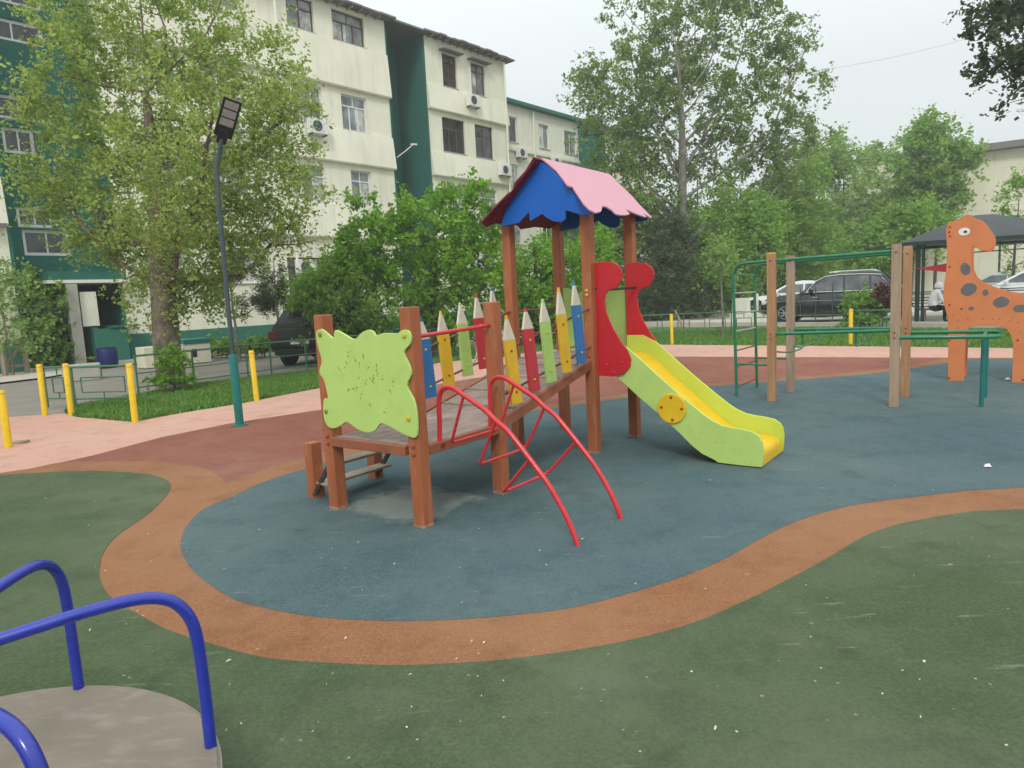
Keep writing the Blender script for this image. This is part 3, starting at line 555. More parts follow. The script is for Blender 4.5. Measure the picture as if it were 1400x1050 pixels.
rf, fnR = slope('roof_slope', 1, right, 'pink', 'maroon')
# maroon lining under each slope
def lining(side, outline, mat):
    dx, dz = (EX-RX), (EZ-RZ); L = math.hypot(dx, dz); ux, uz = dx/L, dz/L; nx, nz = -uz, ux
    fn = lambda y, s, o: (RX+side*(ux*s+nx*o), y, RZ+uz*s+nz*o)
    return MB().prism(outline, fn, -0.003, -0.012).build('roof_lining', M[mat], pg)
left = [(2.20, 0.0), (3.62, 0.0), (3.58, 0.2), (3.52, 0.45), (3.42, 0.66), (3.36, 0.78), (3.22, 0.80), (3.1, 0.74), (2.98, 0.80), (2.8, 0.84), (2.62, 0.76), (2.5, 0.82), (2.36, 0.77), (2.22, 0.85), (2.10, 0.80), (2.13, 0.62), (2.2, 0.42), (2.24, 0.40), (2.19, 0.3), (2.22, 0.15)]
lf, fnL = slope('roof_slope', -1, left, 'maroon', 'maroon')
lining(-1, [(2.21, 0.0), (3.6, 0.0), (3.45, 0.6), (3.3, 0.78), (2.2, 0.78), (2.2, 0.5)], 'maroon')
lining(1, [(2.33, 0.03), (3.6, 0.03), (3.45, 0.6), (3.3, 0.70), (2.4, 0.70), (2.2, 0.78), (2.3, 0.4)], 'navy')
gab = [(-1.03, 2.245), (-0.93, 2.258), (-0.81, 2.26), (-0.70, 2.268), (-0.665, 2.298), (-0.579, 2.355), (-0.573, 2.268), (-0.527, 2.285), (-0.428, 2.322), (-0.383, 2.281), (-0.3, 2.236), (-0.223, 2.226), (-0.175, 2.245), (-0.168, 2.325), (-0.098, 2.301), (0.018, 2.26), (0.12, 2.262), (0.155, 2.28), (0.024, 2.40), (-0.046, 2.475), (-0.144, 2.565), (-0.259, 2.67), (-0.37, 2.768), (-0.42, 2.80), (-0.47, 2.768), (-0.60, 2.648), (-0.72, 2.535), (-0.86, 2.40)]
gab = [(a, b_) for a, b_ in gab if a > -0.995]
for y in (2.31, 3.40):
    MB().prism(gab, lambda a, b_, o, y=y: (a, y+o, b_), -0.009, 0.009).build('gable_board', M['blue'], pg, bevel=0.002)

# ------------------------------------------------------------------ wooden post gymnastics frame
gy = thing('climbing_bars', A2+D1*6.0+D2*0.65, 'brown square post exercise frame with green ladder and parallel bars', 'climbing bars', -YAW)
def gl(v, u, z): return (v-0.65, u-6.0, z)
for v, u, h, mt in ((0.65, 6.03, 1.94, 'wood'), (0.66, 6.93, 1.92, 'woodgrey'), (2.08, 6.06, 1.93, 'woodgrey'), (2.10, 6.90, 1.93, 'wood')):
    x, y, _ = gl(v, u, 0)
    o = MB().box(x-.05, x+.05, y-.05, y+.05, 0, h).build('post', M[mt], gy, bevel=0.006)
    MB().box(x-.046, x+.046, y-.046, y+.046, h, h+0.014).build('post_cap', M['bolyellow' if v < .655 else 'redtube' if u > 6.5 and v < 1 else 'woodgrey'], o, bevel=0.004)
    for zz in (1.85, 0.9, 0.84):
        MB().lathe([(0.012, 0), (0.012, 0.006), (0.006, 0.01)], 8).build('bolt_cap', M['boltbrown'], o).matrix_local = Matrix.Translation((x, y-0.05, zz)) @ Matrix.Rotation(R(90), 4, 'X')
for u in (6.08, 6.93):
    top = [(0.10, 6.28 if u < 6.5 else 7.22, 0.0), (0.09, 6.26 if u < 6.5 else 7.20, 0.8), (0.08, 6.24 if u < 6.5 else 7.18, 1.62), (0.10, 6.24 if u < 6.5 else 7.17, 1.74), (0.16, 6.22 if u < 6.5 else 7.14, 1.82), (0.26, 6.18 if u < 6.5 else 7.08, 1.845), (0.60, u+.02, 1.85), (2.08, u, 1.865)]
    MB().tube(smooth_line([gl(*p) for p in top], 5), 0.021, 10).build('top_rail', M['greentube'], gy, smooth=True)
for i, z in enumerate((1.70, 1.45, 1.17, 0.92, 0.65, 0.42, 0.14)):
    MB().tube([gl(0.09, 6.26, z), gl(0.09, 7.19, z-.005)], 0.011, 8).build('ladder_rung', M['steel' if i in (1, 2, 3) else 'rail_brown' if i > 3 else 'greentube'], gy, smooth=True)
for u in (6.06, 6.91):
    x0_, x1_ = 0.70, 2.03
    MB().tube([gl(x0_, u, 0.895), gl(x1_, u, 0.925 if u < 6.5 else .90)], 0.021, 10).build('parallel_bar', M['greentube'], gy, smooth=True)
    MB().tube([gl(2.13, u-.02, 0.84), gl(3.02, u+.02, 0.842), gl(3.10, u+.10 if u < 6.5 else u-.1, 0.842)], 0.024, 10).build('parallel_bar', M['greentube'], gy, smooth=True)
    MB().tube([gl(0.10, u+.2, 0.47), gl(0.60, u, 0.48)], 0.014, 8).build('side_rail', M['greentube'], gy, smooth=True)
for v in (1.02, 1.65):   # hanging foot loops
    MB().tube(smooth_line([gl(v, 6.08, 0.90), gl(v, 6.10, 0.76), gl(v, 6.16, 0.73), gl(v, 6.80, 0.73), gl(v, 6.86, 0.76), gl(v, 6.90, 0.90)], 4), 0.011, 8).build('foot_loop', M['greentube'], gy, smooth=True)
MB().tube(smooth_line([gl(0.65, 6.1, 0.66), gl(0.85, 6.16, 0.65), gl(0.85, 6.8, 0.65), gl(0.66, 6.9, 0.66)], 4), 0.011, 8).build('foot_loop', M['greentube'], gy, smooth=True)
for u, v in ((6.34, 2.95), (7.10, 2.96)):
    MB().tube([gl(v, u, 0.0), gl(v, u, 0.83)], 0.024, 10).build('bar_leg', M['teal'], gy, smooth=True)
MB().tube([gl(2.95, 6.06, 0.83), gl(2.95, 6.34, 0.83), gl(2.95, 6.93, 0.83)], 0.02, 10).build('cross_bar', M['greentube'], gy, smooth=True)

# ------------------------------------------------------------------ giraffe climbing panels
gf = thing('giraffe_climber', A2+D1*8.64+D2*2.6, 'orange giraffe shaped climbing board with grey spots and a white eye', 'giraffe', -YAW)
out = [(2.372, 1.30), (2.374, 1.42), (2.395, 1.6), (2.40, 1.9), (2.385, 2.10), (2.377, 2.193), (2.399, 2.296), (2.45, 2.315), (2.495, 2.321), (2.545, 2.326), (2.565, 2.345), (2.575, 2.375), (2.602, 2.372), (2.625, 2.398), (2.655, 2.388), (2.685, 2.38), (2.70, 2.35), (2.748, 2.313), (2.80, 2.30), (2.826, 2.275), (2.862, 2.23), (2.89, 2.18), (2.93, 2.12), (2.958, 2.064), (2.967, 1.991), (2.945, 1.90), (2.915, 1.868), (2.885, 1.86), (2.84, 1.875), (2.799, 1.876), (2.77, 1.905), (2.745, 1.94), (2.70, 1.94), (2.697, 1.828), (2.70, 1.70), (2.708, 1.61), (2.747, 1.507), (2.82, 1.428), (2.931, 1.367), (3.055, 1.305), (3.177, 1.263), (3.319, 1.229), (3.55, 1.20), (3.80, 1.19), (3.98, 1.16), (4.10, 1.06), (4.13, 0.92), (4.13, 0.6), (4.13, 0.0), (3.92, 0.0), (3.90, 0.5), (3.83, 0.65), (3.74, 0.66), (3.64, 0.6), (3.56, 0.35), (3.56, 0.0), (3.224, 0.0), (3.223, 0.357), (3.217, 0.553), (3.189, 0.671), (3.138, 0.76), (3.057, 0.80), (2.90, 0.808), (2.762, 0.805), (2.703, 0.79), (2.672, 0.73), (2.664, 0.66), (2.66, 0.3), (2.658, 0.0), (2.455, 0.0), (2.450, 0.4), (2.438, 0.841), (2.425, 0.949), (2.397, 1.066), (2.38, 1.15), (2.369, 1.221)]
for dy in (0.0, 0.62):
    p = MB().prism([(a-2.6, z) for a, z in out], lambda a, b_, o, dy=dy: (a, dy+o, b_), -0.014, 0.014, 0, 1).build('giraffe_board', [M['orange'], M['orangedk']], gf, bevel=0.003)
    if dy: continue
    for a, z, ra, rb, rot in ((2.63, 1.627, .058, .088, .25), (2.678, 1.336, .098, .085, .5), (2.879, 1.28, .036, .043, 0), (3.063, 1.138, .092, .073, .1), (3.29, 1.043, .085, .05, 0), (2.716, 1.06, .034, .027, 0), (3.55, 1.0, .09, .07, 0), (3.85, 0.98, .08, .06, .2)):
        k = 22; el = [(ra*math.cos(2*math.pi*i/k)*(1+.08*math.sin(3*i)), rb*math.sin(2*math.pi*i/k)*(1+.06*math.cos(5*i))) for i in range(k)]
        el = [(a-2.6+x*math.cos(rot)-y*math.sin(rot), z+x*math.sin(rot)+y*math.cos(rot)) for x, y in el]
        MB().prism(el, lambda a, b_, o: (a, o, b_), -0.019, -0.0145).build('spot', M['spot'], p)
    e = MB().lathe([(0.056, 0), (0.056, 0.004), (0.05, 0.008)], 24).build('eye', M['white'], p); e.matrix_local = Matrix.Translation((0.0, -0.0145, 2.152)) @ Matrix.Rotation(R(90), 4, 'X') @ Matrix.Scale(1.28, 4, (1, 0, 0))
    MB().lathe([(0.017, 0), (0.017, 0.004)], 16).build('pupil', M['black'], e).matrix_local = Matrix.Translation((0.012, 0.0, 0.0085))
    hs = random.Random(3)
    for a, z in ((2.425, 2.24), (2.42, 2.17), (2.43, 2.11), (2.438, 1.67), (2.45, 1.12), (2.46, 0.60), (2.47, 0.045), (2.60, 1.06), (3.27, 0.60), (3.35, 0.045)):
        MB().lathe([(0.015, 0), (0.015, 0.005), (0.008, 0.01)], 10).build('bolt_cap', M['boltbrown'], p).matrix_local = Matrix.Translation((a-2.6, -0.0145, z)) @ Matrix.Rotation(R(90), 4, 'X')
    b = MB()
    for a, z in ((2.50, .97), (2.56, .89), (2.68, .91), (2.86, .905), (2.98, .90), (3.05, .90), (3.17, .87), (3.2, .91), (3.27, .85), (3.3, .72), (3.36, .70), (2.55, .78)):
        s_ = 0.011; b.add([(a-2.6-s_, -0.0148, z), (a-2.6, -0.0148, z-s_), (a-2.6+s_, -0.0148, z), (a-2.6, -0.0148, z+s_)], [(0, 1, 2, 3)])
    b.build('drill_marks', M['boltbrown'], p)
for v, z in ((2.5, 0.5), (2.55, 1.0), (2.5, 1.5), (2.52, 2.0), (3.0, 1.05), (3.4, 0.35), (3.5, 0.95), (4.0, 0.3), (4.0, 0.9)):
    MB().tube([(v-2.6, 0.014, z), (v-2.6, 0.606, z)], 0.013, 8).build('climbing_rung', M['rail_brown'], gf, smooth=True)

# ------------------------------------------------------------------ merry-go-round
CX, CY, CZ, CR = -1.642, 1.616, 0.215, 0.768
mg = thing('merry_go_round', (CX, CY, 0), 'small worn merry-go-round with blue tubular hand rails', 'merry-go-round')
MB().lathe([(CR-.05, CZ-.045), (CR-.006, CZ-.045), (CR, CZ-.038), (CR, CZ-.008), (CR-.008, CZ), (0.02, CZ)], 72).build('platform', M['disc'], mg, smooth=True)
MB().lathe([(CR+.002, CZ-.05), (CR+.006, CZ-.05), (CR+.006, CZ-.012), (CR+.002, CZ-.012)], 72).build('platform_rim', M['discrim'], mg, smooth=True)
MB().lathe([(0.16, 0.016), (0.16, 0.05), (0.07, 0.06), (0.07, CZ-.045)], 24).build('pedestal', M['darktube'], mg, smooth=True)
for k in range(3):
    a = R(16+120*k); MB().bar((0.05*math.cos(a), 0.05*math.sin(a), CZ+.0006), ((CR-.01)*math.cos(a), (CR-.01)*math.sin(a), CZ+.0006), 0.004, 0.002).build('seam', M['darktube'], mg)
for k in range(6):
    a = 2*math.pi*k/6; MB().bar((0.06*math.cos(a), 0.06*math.sin(a), CZ-.065), ((CR-.08)*math.cos(a), (CR-.08)*math.sin(a), CZ-.065), 0.04, 0.036).build('support_arm', M['darktube'], mg)
MB().lathe([(0.03, CZ), (0.03, CZ+.49), (0.02, CZ+.505)], 16).build('hub_post', M['bluetube'], mg, smooth=True)
for deg in (29.6, 89.6, -27, 149, 210, 270):
    a = R(deg); rr = CR-.02
    pts = [(rr, CZ-.01), (rr, CZ+.2), (rr-.004, CZ+.35), (rr-.02, CZ+.43), (rr-.06, CZ+.488), (rr-.13, CZ+.516), (rr-.24, CZ+.518), (0.36, CZ+.505), (0.14, CZ+.48), (0.0, CZ+.47)]
    MB().tube(smooth_line([(r_*math.cos(a), r_*math.sin(a), z) for r_, z in pts], 5), 0.018, 12).build('hand_rail', M['bluetube'], mg, smooth=True)

# ------------------------------------------------------------------ bollards
def bollard_mesh(parent, h):
    o = MB().lathe([(0.045, 0), (0.045, h-.012), (0.038, h)], 20).build('tube', M['bolyellow'], parent, smooth=True)
    MB().lathe([(0.048, h-.05), (0.048, h-.038)], 20).build('band', M['bolt'], parent, smooth=True)
    return o
bl = [((12, 612), 0.72, 'yellow bollard at the left edge of the pink path beside a small board'),
      ((62, 568), 0.85, 'yellow bollard at the outer end of the fence panel with the small square'),
      ((98, 568), 0.85, 'yellow bollard between the two green fence panels with hollow squares'),
      ((185, 578), 0.87, 'yellow bollard at the pointed corner of the left lawn'),
      ((351, 548), 0.87, 'yellow bollard on the left lawn edge just behind the street lamp'),
      ((919, 471), 0.86, 'yellow bollard on the far lawn edge behind the slide'),
      ((1163, 472), 0.87, 'yellow bollard on the far lawn edge in front of the black car')]
proto = None
for i, ((x, y), h, lab) in enumerate(bl):
    p = G(x, y)
    if proto is None:
        proto = thing('bollard', p, lab, 'bollard', 0, 'yellow bollards along the pink path'); bollard_mesh(proto, 0.86); o = proto
    else: o = copy_tree(proto); o['label'] = lab
    o.location = (p.x, p.y, 0); o.scale = (1, 1, h/0.86); o.rotation_euler = (R(random.uniform(-.8, .8)), R(random.uniform(-.8, .8)), random.uniform(0, 6))
pb = G(25, 606)
tagp(MB().box(-.12, .1, -.05, .05, 0.0, .03).build('board', M['oldwood'], None, bevel=0.004), 'short scrap of board lying on the pink path by the first bollard', 'board').matrix_world = Matrix.Translation((pb.x+.02, pb.y, 0.002)) @ Matrix.Rotation(.2, 4, 'Z')

# ------------------------------------------------------------------ street lamp
lb = G(328, 582)
lp = thing('street_lamp', lb, 'thin dark street lamp with square solar lamp head and teal sleeve', 'street lamp')
MB().lathe([(0.055, 0), (0.055, 0.92), (0.04, 0.98)], 20).build('sleeve', M['teal'], lp, smooth=True)
MB().lathe([(0.11, 0.0), (0.11, 0.014), (0.06, 0.02)], 20).build('base_plate', M['teal'], lp, smooth=True)
ca = (Vector((0, 0, 0))-Vector((lb.x, lb.y, 0))).normalized(); cr = Vector((-ca.y, ca.x, 0))
if cr.x < 0: cr = -cr
def lw(r_, c_, z): return cr*r_+ca*c_+Vector((0, 0, z))
MB().tube(smooth_line([(0, 0, 0.9), (0.01, 0, 2.2), (0.03, 0.0, 3.3), lw(.05, 0.02, 3.45), lw(.10, 0.06, 3.66), lw(.145, .10, 3.84)], 4), [0.034]*21 if False else 0.03, 12).build('pole', M['polegrey'], lp, smooth=True)
p0 = lw(.13, .08, 3.76); p1 = lw(.31, .36, 4.20)
ax = (p1-p0).normalized(); side = (cr-ax*cr.dot(ax)).normalized(); nrm = ax.cross(side)
if nrm.dot(ca) < 0: nrm = -nrm
mm = Matrix(((side.x, ax.x, nrm.x, p0.x), (side.y, ax.y, nrm.y, p0.y), (side.z, ax.z, nrm.z, p0.z), (0, 0, 0, 1)))
hd = MB().box(-.112, .112, 0.03, .53, -.02, .02).build('lamp_head', M['black'], lp, bevel=0.008); hd.matrix_local = mm
for k in range(3):
    MB().box(-.082, .082, .185+k*.112, .278+k*.112, .02, .026).build('lamp_cell', M['lampcell'], hd)
MB().box(-.06, .06, -.06, .12, -.03, .03).build('lamp_bracket', M['black'], lp, bevel=0.006).matrix_local = mm
# ------------------------------------------------------------------ apartment building
P0 = G(180, 495)
def bx(px, py, off=0.0):      # pixel -> (t, z) on the facade plane
    d = ray(px, py); q = P0+DN*off; k = (q-ORG).dot(DN)/d.dot(DN); p = ORG+d*k; return (p-P0).dot(DB), p.z
# local axes: x = out of the facade, y = along it, z up
ab = thing('apartment_building', P0, 'four storey cream apartment block with dark green stair bays', 'apartment building', -YAWB)
def facade(parent, nm, mat, x, t0, t1, z0, z1, holes, depth=0.16):
    ys = sorted({t0, t1, *[h[0] for h in holes], *[h[1] for h in holes]}); zs = sorted({z0, z1, *[h[2] for h in holes], *[h[3] for h in holes]})
    b = MB()
    for i in range(len(ys)-1):
        for j in range(len(zs)-1):
            cy, cz = (ys[i]+ys[i+1])/2, (zs[j]+zs[j+1])/2
            if any(h[0] < cy < h[1] and h[2] < cz < h[3] for h in holes): continue
            b.add([(x, ys[i], zs[j]), (x, ys[i+1], zs[j]), (x, ys[i+1], zs[j+1]), (x, ys[i], zs[j+1])], [(0, 1, 2, 3)])
    for a, c, d, e in holes:
        q = [(x, a, d), (x, c, d), (x, c, e), (x, a, e), (x-depth, a, d), (x-depth, c, d), (x-depth, c, e), (x-depth, a, e)]
        b.add(q, [(0, 4, 5, 1), (1, 5, 6, 2), (2, 6, 7, 3), (3, 7, 4, 0)])
    return b.build(nm, mat, parent)
def window(parent, x, a, c, d, e, frame='frame_white', panes=3, transom=0.0, pane='pane', fr=0.055, bars=False, sill=True):
    X = x-0.13; b = MB()
    b.box(X-.03, X+.03, a+.004, a+fr, d+.004, e-.004); b.box(X-.03, X+.03, c-fr, c-.004, d+.004, e-.004)
    b.box(X-.028, X+.028, a+fr, c-fr, d+.004, d+fr); b.box(X-.028, X+.028, a+fr, c-fr, e-fr, e-.004)
    zt = e-fr
    if transom: zt = e-transom; b.box(X-.026, X+.026, a+fr, c-fr, zt-.025, zt+.025)
    for k in range(1, panes):
        y = a+(c-a)*k/panes; b.box(X-.024, X+.024, y-.025, y+.025, d+fr, zt-.025 if transom else e-fr)
    if transom: y = (a+c)/2; b.box(X-.024, X+.024, y-.02, y+.02, zt+.025, e-fr)
    if bars:
        k = int((c-a)/0.14)
        for q in range(1, k): y = a+(c-a)*q/k; b.box(X+.07, X+.082, y-.006, y+.006, d+.02, e-.02)
        for q in range(1, 4): z = d+(e-d)*q/4; b.box(X+.068, X+.084, a+.02, c-.02, z-.006, z+.006)
    o = b.build('window', M[frame], parent)
    MB().box(X-.012, X-.004, a+.01, c-.01, d+.01, e-.01).build('pane', M[pane], o)
    if pane == 'pane':
        r_ = random.random(); w_ = (c-a)*(.25+.3*random.random())
        y = a+.06 if r_ < .5 else c-.06-w_
        MB().box(X-.003, X+.0, y, y+w_, d+.06, (zt if transom else e)-.06).build('curtain', M['curtain'], o)
    if sill: MB().box(x-.02, x+.05, a-.05, c+.05, d-.045, d-.004).build('sill', M['concrete'], o)
    return o
def aircon(parent, x, t, z, s=1.0):
    o = MB().box(x+.05, x+.05+.3*s, t-.42*s, t+.42*s, z-.3*s, z+.3*s).build('air_conditioner', M['white'], parent, bevel=0.02)
    f = MB().lathe([(0.22*s, 0), (0.22*s, .012), (.2*s, .016), (.06*s, .018), (.05*s, .03)], 24).build('fan_grille', M['polegrey'], o); f.matrix_local = Matrix.Translation((x+.05+.3*s, t-.1*s, z)) @ Matrix.Rotation(R(90), 4, 'Y')
    MB().box(x+.004, x+.32*s, t-.36*s, t-.32*s, z-.35*s, z-.31*s).box(x+.004, x+.32*s, t+.32*s, t+.36*s, z-.35*s, z-.31*s).build('bracket', M['darktube'], o)
FL = (1.25, 4.43, 7.62, 10.77, 14.15)    # storey lines
def section(t0, t1, wins, par=(1.42, 1.42, 1.9)):
    holes = [w_[:4] for w_ in wins]
    facade(ab, 'wall', M['cream2' if False else 'cream'], 0.0, t0, t1, 0.95, FL[4], holes)
    MB().box(-0.3, 0.03, t0+.003, t1-.003, -0.02, 0.95).build('plinth', M['gbase'], ab)
    if par:
        for k, top in zip((1, 2, 3), par):
            zb = FL[k]; b = MB().prism([(0.003, zb), (0.17, zb), (0.20, zb+.05), (0.06, zb+top), (0.003, zb+top)], lambda a, c, o: (a, o, c), t0-.02, t1+.02)
            b.build('balcony_parapet', M['cream'], ab)
    for w_ in wins: window(ab, 0.0, *w_[:4], **w_[4])
    b = MB(); nseg = 14
    for i in range(nseg):      # eave sheets, a little uneven
        ya = t0-.35+(t1-t0+.7)*i/nseg; yb = t0-.35+(t1-t0+.7)*(i+1)/nseg; dz = random.uniform(-.03, .03); dx = random.uniform(-.05, .06)
        b.box(-6, 0.52+dx, ya, yb-.01, FL[4]+.02+dz, FL[4]+.10+dz)
    b.build('eave', M['eave'], ab)
    b = MB()
    for i in range(int((t1-t0)*2)):
        y = t0+.2+i*.5; b.box(-.2, 0.42, y, y+.06, FL[4]-.08, FL[4]-.01)
    b.build('rafters', M['oldwood'], ab)
W = lambda a, c, d, e, **k: (a, c, d, e, k)
brown = dict(frame='frame_brown', panes=2, transom=.4, pane='pane'); white = dict(panes=3, transom=.45)
sec1 = [W(7.26, 8.51, 12.72, 13.95, **brown), W(9.43, 11.1, 12.72, 13.95, frame='frame_brown', panes=3, transom=.42), W(1.0, 2.3, 12.72, 13.95, **brown), W(3.6, 5.2, 12.72, 13.95, **brown),
        W(7.2, 8.6, 9.07, 10.6, panes=3, transom=.0), W(9.58, 10.92, 9.07, 10.55, **white), W(1.0, 2.3, 9.07, 10.55, **white), W(3.6, 5.1, 9.07, 10.55, **white),
        W(7.35, 8.45, 5.88, 7.35, panes=2, transom=.4), W(9.8, 10.86, 5.88, 7.4, panes=2, transom=.45), W(1.0, 2.2, 5.88, 7.35, **white), W(3.6, 5.0, 5.88, 7.35, **white),
        W(6.3, 8.9, 2.1, 3.6, frame='frame_brown', panes=4, transom=.4, bars=True), W(9.9, 11.3, 2.3, 3.8, panes=2), W(1.2, 2.4, 2.6, 3.8, panes=2, bars=True), W(3.7, 4.9, 2.6, 3.8, panes=2)]
section(0.0, 12.25, sec1)
sec2 = [W(15.8, 16.8, 12.05, 13.6, frame='frame_brown', panes=2, transom=.35, pane='pane_dark', bars=True), W(17.84, 18.9, 12.05, 13.6, frame='frame_brown', panes=2, transom=.4, pane='pane'),
        W(15.55, 17.15, 8.9, 10.55, frame='frame_brown', panes=3, transom=.5, pane='pane_dark'), W(17.9, 19.3, 8.9, 10.55, frame='frame_brown', panes=2, transom=.5, pane='pane_dark'),
        W(15.6, 16.9, 5.9, 7.3, **white), W(18.0, 19.4, 5.85, 7.3, **white), W(15.6, 16.9, 2.6, 3.9, panes=2), W(18.0, 19.2, 2.6, 3.9, panes=2)]
section(14.66, 20.5, sec2, (1.35, 1.2, 1.2))
section(-16.0, -3.05, [W(-5.0, -3.9, 12.72, 13.9, **brown), W(-5.2, -4.0, 9.07, 10.5, **white), W(-5.2, -4.0, 5.9, 7.3, **white), W(-8.2, -7.0, 9.07, 10.5, **white), W(-8.2, -7.0, 5.9, 7.3, **white)])
MB().box(0.21, .3, -16, -3.1, 4.35, 4.47).build('ledge', M['eave'], ab)
MB().box(.004, .4, 15.6, 17.0, 13.66, 13.72).build('window_canopy', M['eave'], ab); MB().box(.004, .4, 17.6, 19.1, 13.66, 13.72).build('window_canopy', M['eave'], ab)
# end walls of the projecting sections
def endwall(t, x0, nm, mat, off=0.003, z0=0.0, z1=FL[4]):
    MB().box(x0, -0.004, t-.1 if off < 0 else t, t if off < 0 else t+.1, z0, z1-.02).build(nm, mat, ab)
MB().box(-2.0, -.003, 14.56, 14.655, 0, FL[4]).build('stair_bay_side', M['gwall'], ab)
MB().box(-2.0, -.003, 12.255, 12.35, 0, FL[4]).build('stair_bay_side', M['gwall'], ab)
MB().box(-2.1, -2.0, 12.25, 14.66, 0, FL[4]).build('stair_bay_wall', M['gwall'], ab)
MB().box(-6, .3, 12.5, 14.35, FL[4]+.03, FL[4]+.11).build('eave', M['eave'], ab)
for z in (9.3, 10.0): MB().box(-1.99, -1.95, 12.9, 13.3, z, z+.5).build('vent_window', M['frame_white'], ab)
MB().box(-2.0, .0, 20.4, 20.497, 0, FL[4]-.01).build('wall', M['cream'], ab)
MB().tube([(0.1, 12.4, 8.2), (0.5, 12.6, 8.45), (0.75, 12.9, 8.75)], 0.025, 8).tube([(0.7, 12.75, 8.72), (0.8, 13.05, 8.74)], 0.04, 8).build('antenna_arm', M['white'], ab)
# the other stair bay, with its porch
XB = -1.1
MBb = []
def bayrect(x0, y0, x1, y1):
    t0, zt = bx(x0, y0, XB); t1, zb = bx(x1, y1, XB); return t0, t1, zb, zt
bw = []
for (x0, y0, x1, y1) in ((-30, 22, 56, 58), (-30, -20, 53, 8), (-10, 132, 70, 164), (2, 178, 46, 206), (22, 288, 72, 306), (30, 319, 96, 344)):
    t0, zt = bx(x0, y0, XB); t1, _ = bx(x1, y0, XB); _, zb = bx(x1, y1, XB)
    bw.append((t0, t1, zb, zt))
bw2 = []
for t0, t1, zb, zt in bw:
    t0 = max(t0, -2.95); bw2.append((t0, t1, zb-.14, zt+.14))
facade(ab, 'stair_bay_wall', M['gwall'], XB, -3.05, 0.0, 2.75, FL[4], bw2)
for q in bw2: window(ab, XB, *q, panes=2, pane='pane_dark', sill=False, fr=.10)
MB().box(XB, -.003, -.1, -.003, 0, FL[4]).build('stair_bay_side', M['gwall'], ab)
MB().box(XB, -.003, -3.047, -2.95, 0, FL[4]).build('stair_bay_side', M['gwall'], ab)
MB().box(-6, .1, -3.0, -.05, FL[4]+.03, FL[4]+.11).build('eave', M['eave'], ab)
MB().box(-2.6, -2.5, -3.05, 0, 0, 2.75).build('porch_back', M['gwall'], ab)
MB().box(-2.5, -1.1, -.12, -.02, 0, 2.75).build('porch_side', M['gwall'], ab)
MB().box(-2.5, XB, -3.05, -.15, 2.68, 2.745).build('porch_ceiling', M['gwall'], ab)
cn_ = MB().box(XB+.004, 0.45, -2.3, 0.05, 2.68, 2.78).build('canopy', M['cream2'], ab)
MB().box(XB+.004, 0.40, -2.25, 0.0, 2.785, 3.05).build('canopy_fascia', M['gwall'], ab)
dr = MB().box(-1.9, -1.84, -2.2, -1.0, 0.1, 2.35).build('entrance_door', M['beige'], ab); MB().box(-1.84, -1.815, -2.05, -1.15, 1.25, 2.2).build('door_panel', M['cream2'], dr)
ta_, _ = bx(98, 450, .45); tb_, _ = bx(113, 450, .45); MB().box(.2, .45, ta_, tb_, .12, 2.66).build('porch_pillar', M['concrete'], ab)
ta_, _ = bx(113.5, 440, .3); tb_, _ = bx(136, 440, .3); MB().box(.26, .3, ta_, tb_, 1.3, 2.4).build('porch_board', M['cream2'], ab)
MB().box(-.95, .5, -1.2, -1.08, 0.0, 1.25).box(.42, .5, -1.08, -.2, 0.0, 1.2).box(-.95, .42, -.3, -.2, 0, 1.2).build('porch_parapet', M['gbase'], ab)
MB().box(-.98, .55, -.72, 0.1, 1.205, 1.28).build('parapet_slab', M['gwall'], ab)
MB().box(-1.0, .9, -3.0, .1, -.02, .12).build('doorstep', M['concrete'], ab)
for t, z in ((8.05, 8.88), (7.0, 3.2), (17.55, 11.55), (19.75, 8.35), (4.4, 8.5), (11.6, 3.0)): aircon(ab, 0.14 if z > 4 else .02, t, z, 1.0 if t < 12 else .95)
for y_ in (6.6, 20.2): MB().tube([(.25, y_, 1), (.25, y_, 14.)], .05, 8).build('drainpipe', M['cream2'], ab)
MB().box(-6, -2.1, -16, 20.5, 13.9, 14.1).box(-6.1, -6, -16, 20.5, 0, 14.1).build('rear_wall', M['cream'], ab)
MB().box(-6, -.005, -16.1, -16, 0, 14.1).build('wall', M['cream'], ab)
# second, lower block further along the row
ab2 = thing('apartment_building', P0+DB*20.9-DN*0.9, 'far cream apartment block with a green metal roof edge', 'apartment building', -YAWB)
w2 = []
for i, t in enumerate((0.25, 3.6, 6.2, 9.3, 12.2, 15.0)):
    for z0, z1 in ((10.35, 11.75), (7.6, 9.1), (4.6, 6.0), (1.7, 3.1)):
        w2.append((t, t+(1.0 if i % 2 else 1.35), z0, z1))
facade(ab2, 'wall', M['cream2'], 0, 0, 17, 0, 12.4, w2)
for k, q in enumerate(w2): window(ab2, 0, *q, panes=2, transom=0, pane='pane' if k % 3 else 'pane_dark')
MB().box(-6, .35, -.2, 17.2, 12.42, 12.6).build('roof', M['groof'], ab2)
for z in (3.9, 6.95, 9.85): MB().box(.003, .12, 0, 17, z, z+.16).build('string_course', M['cream2'], ab2)
MB().tube([(.1, 3.0, 0), (.1, 3.0, 12.3)], .06, 8).build('drainpipe', M['cream2'], ab2)
MB().box(.003, 1.2, 7.7, 9.0, 0, 12.3).build('stair_bay_wall', M['gwall'], ab2)
MB().box(-6, -.003, 16.9, 17, 0, 12.4).box(-6, -5.9, 0, 16.9, 0, 12.4).build('rear_wall', M['cream2'], ab2)
MB().box(-6, -.003, -.1, 0, 0, 12.4).build('end_wall', M['cream2'], ab2)
for t, z in ((1.6, 9.75), (4.9, 9.6), (1.7, 7.1)): aircon(ab2, .05, t, z, .9)
b = MB()
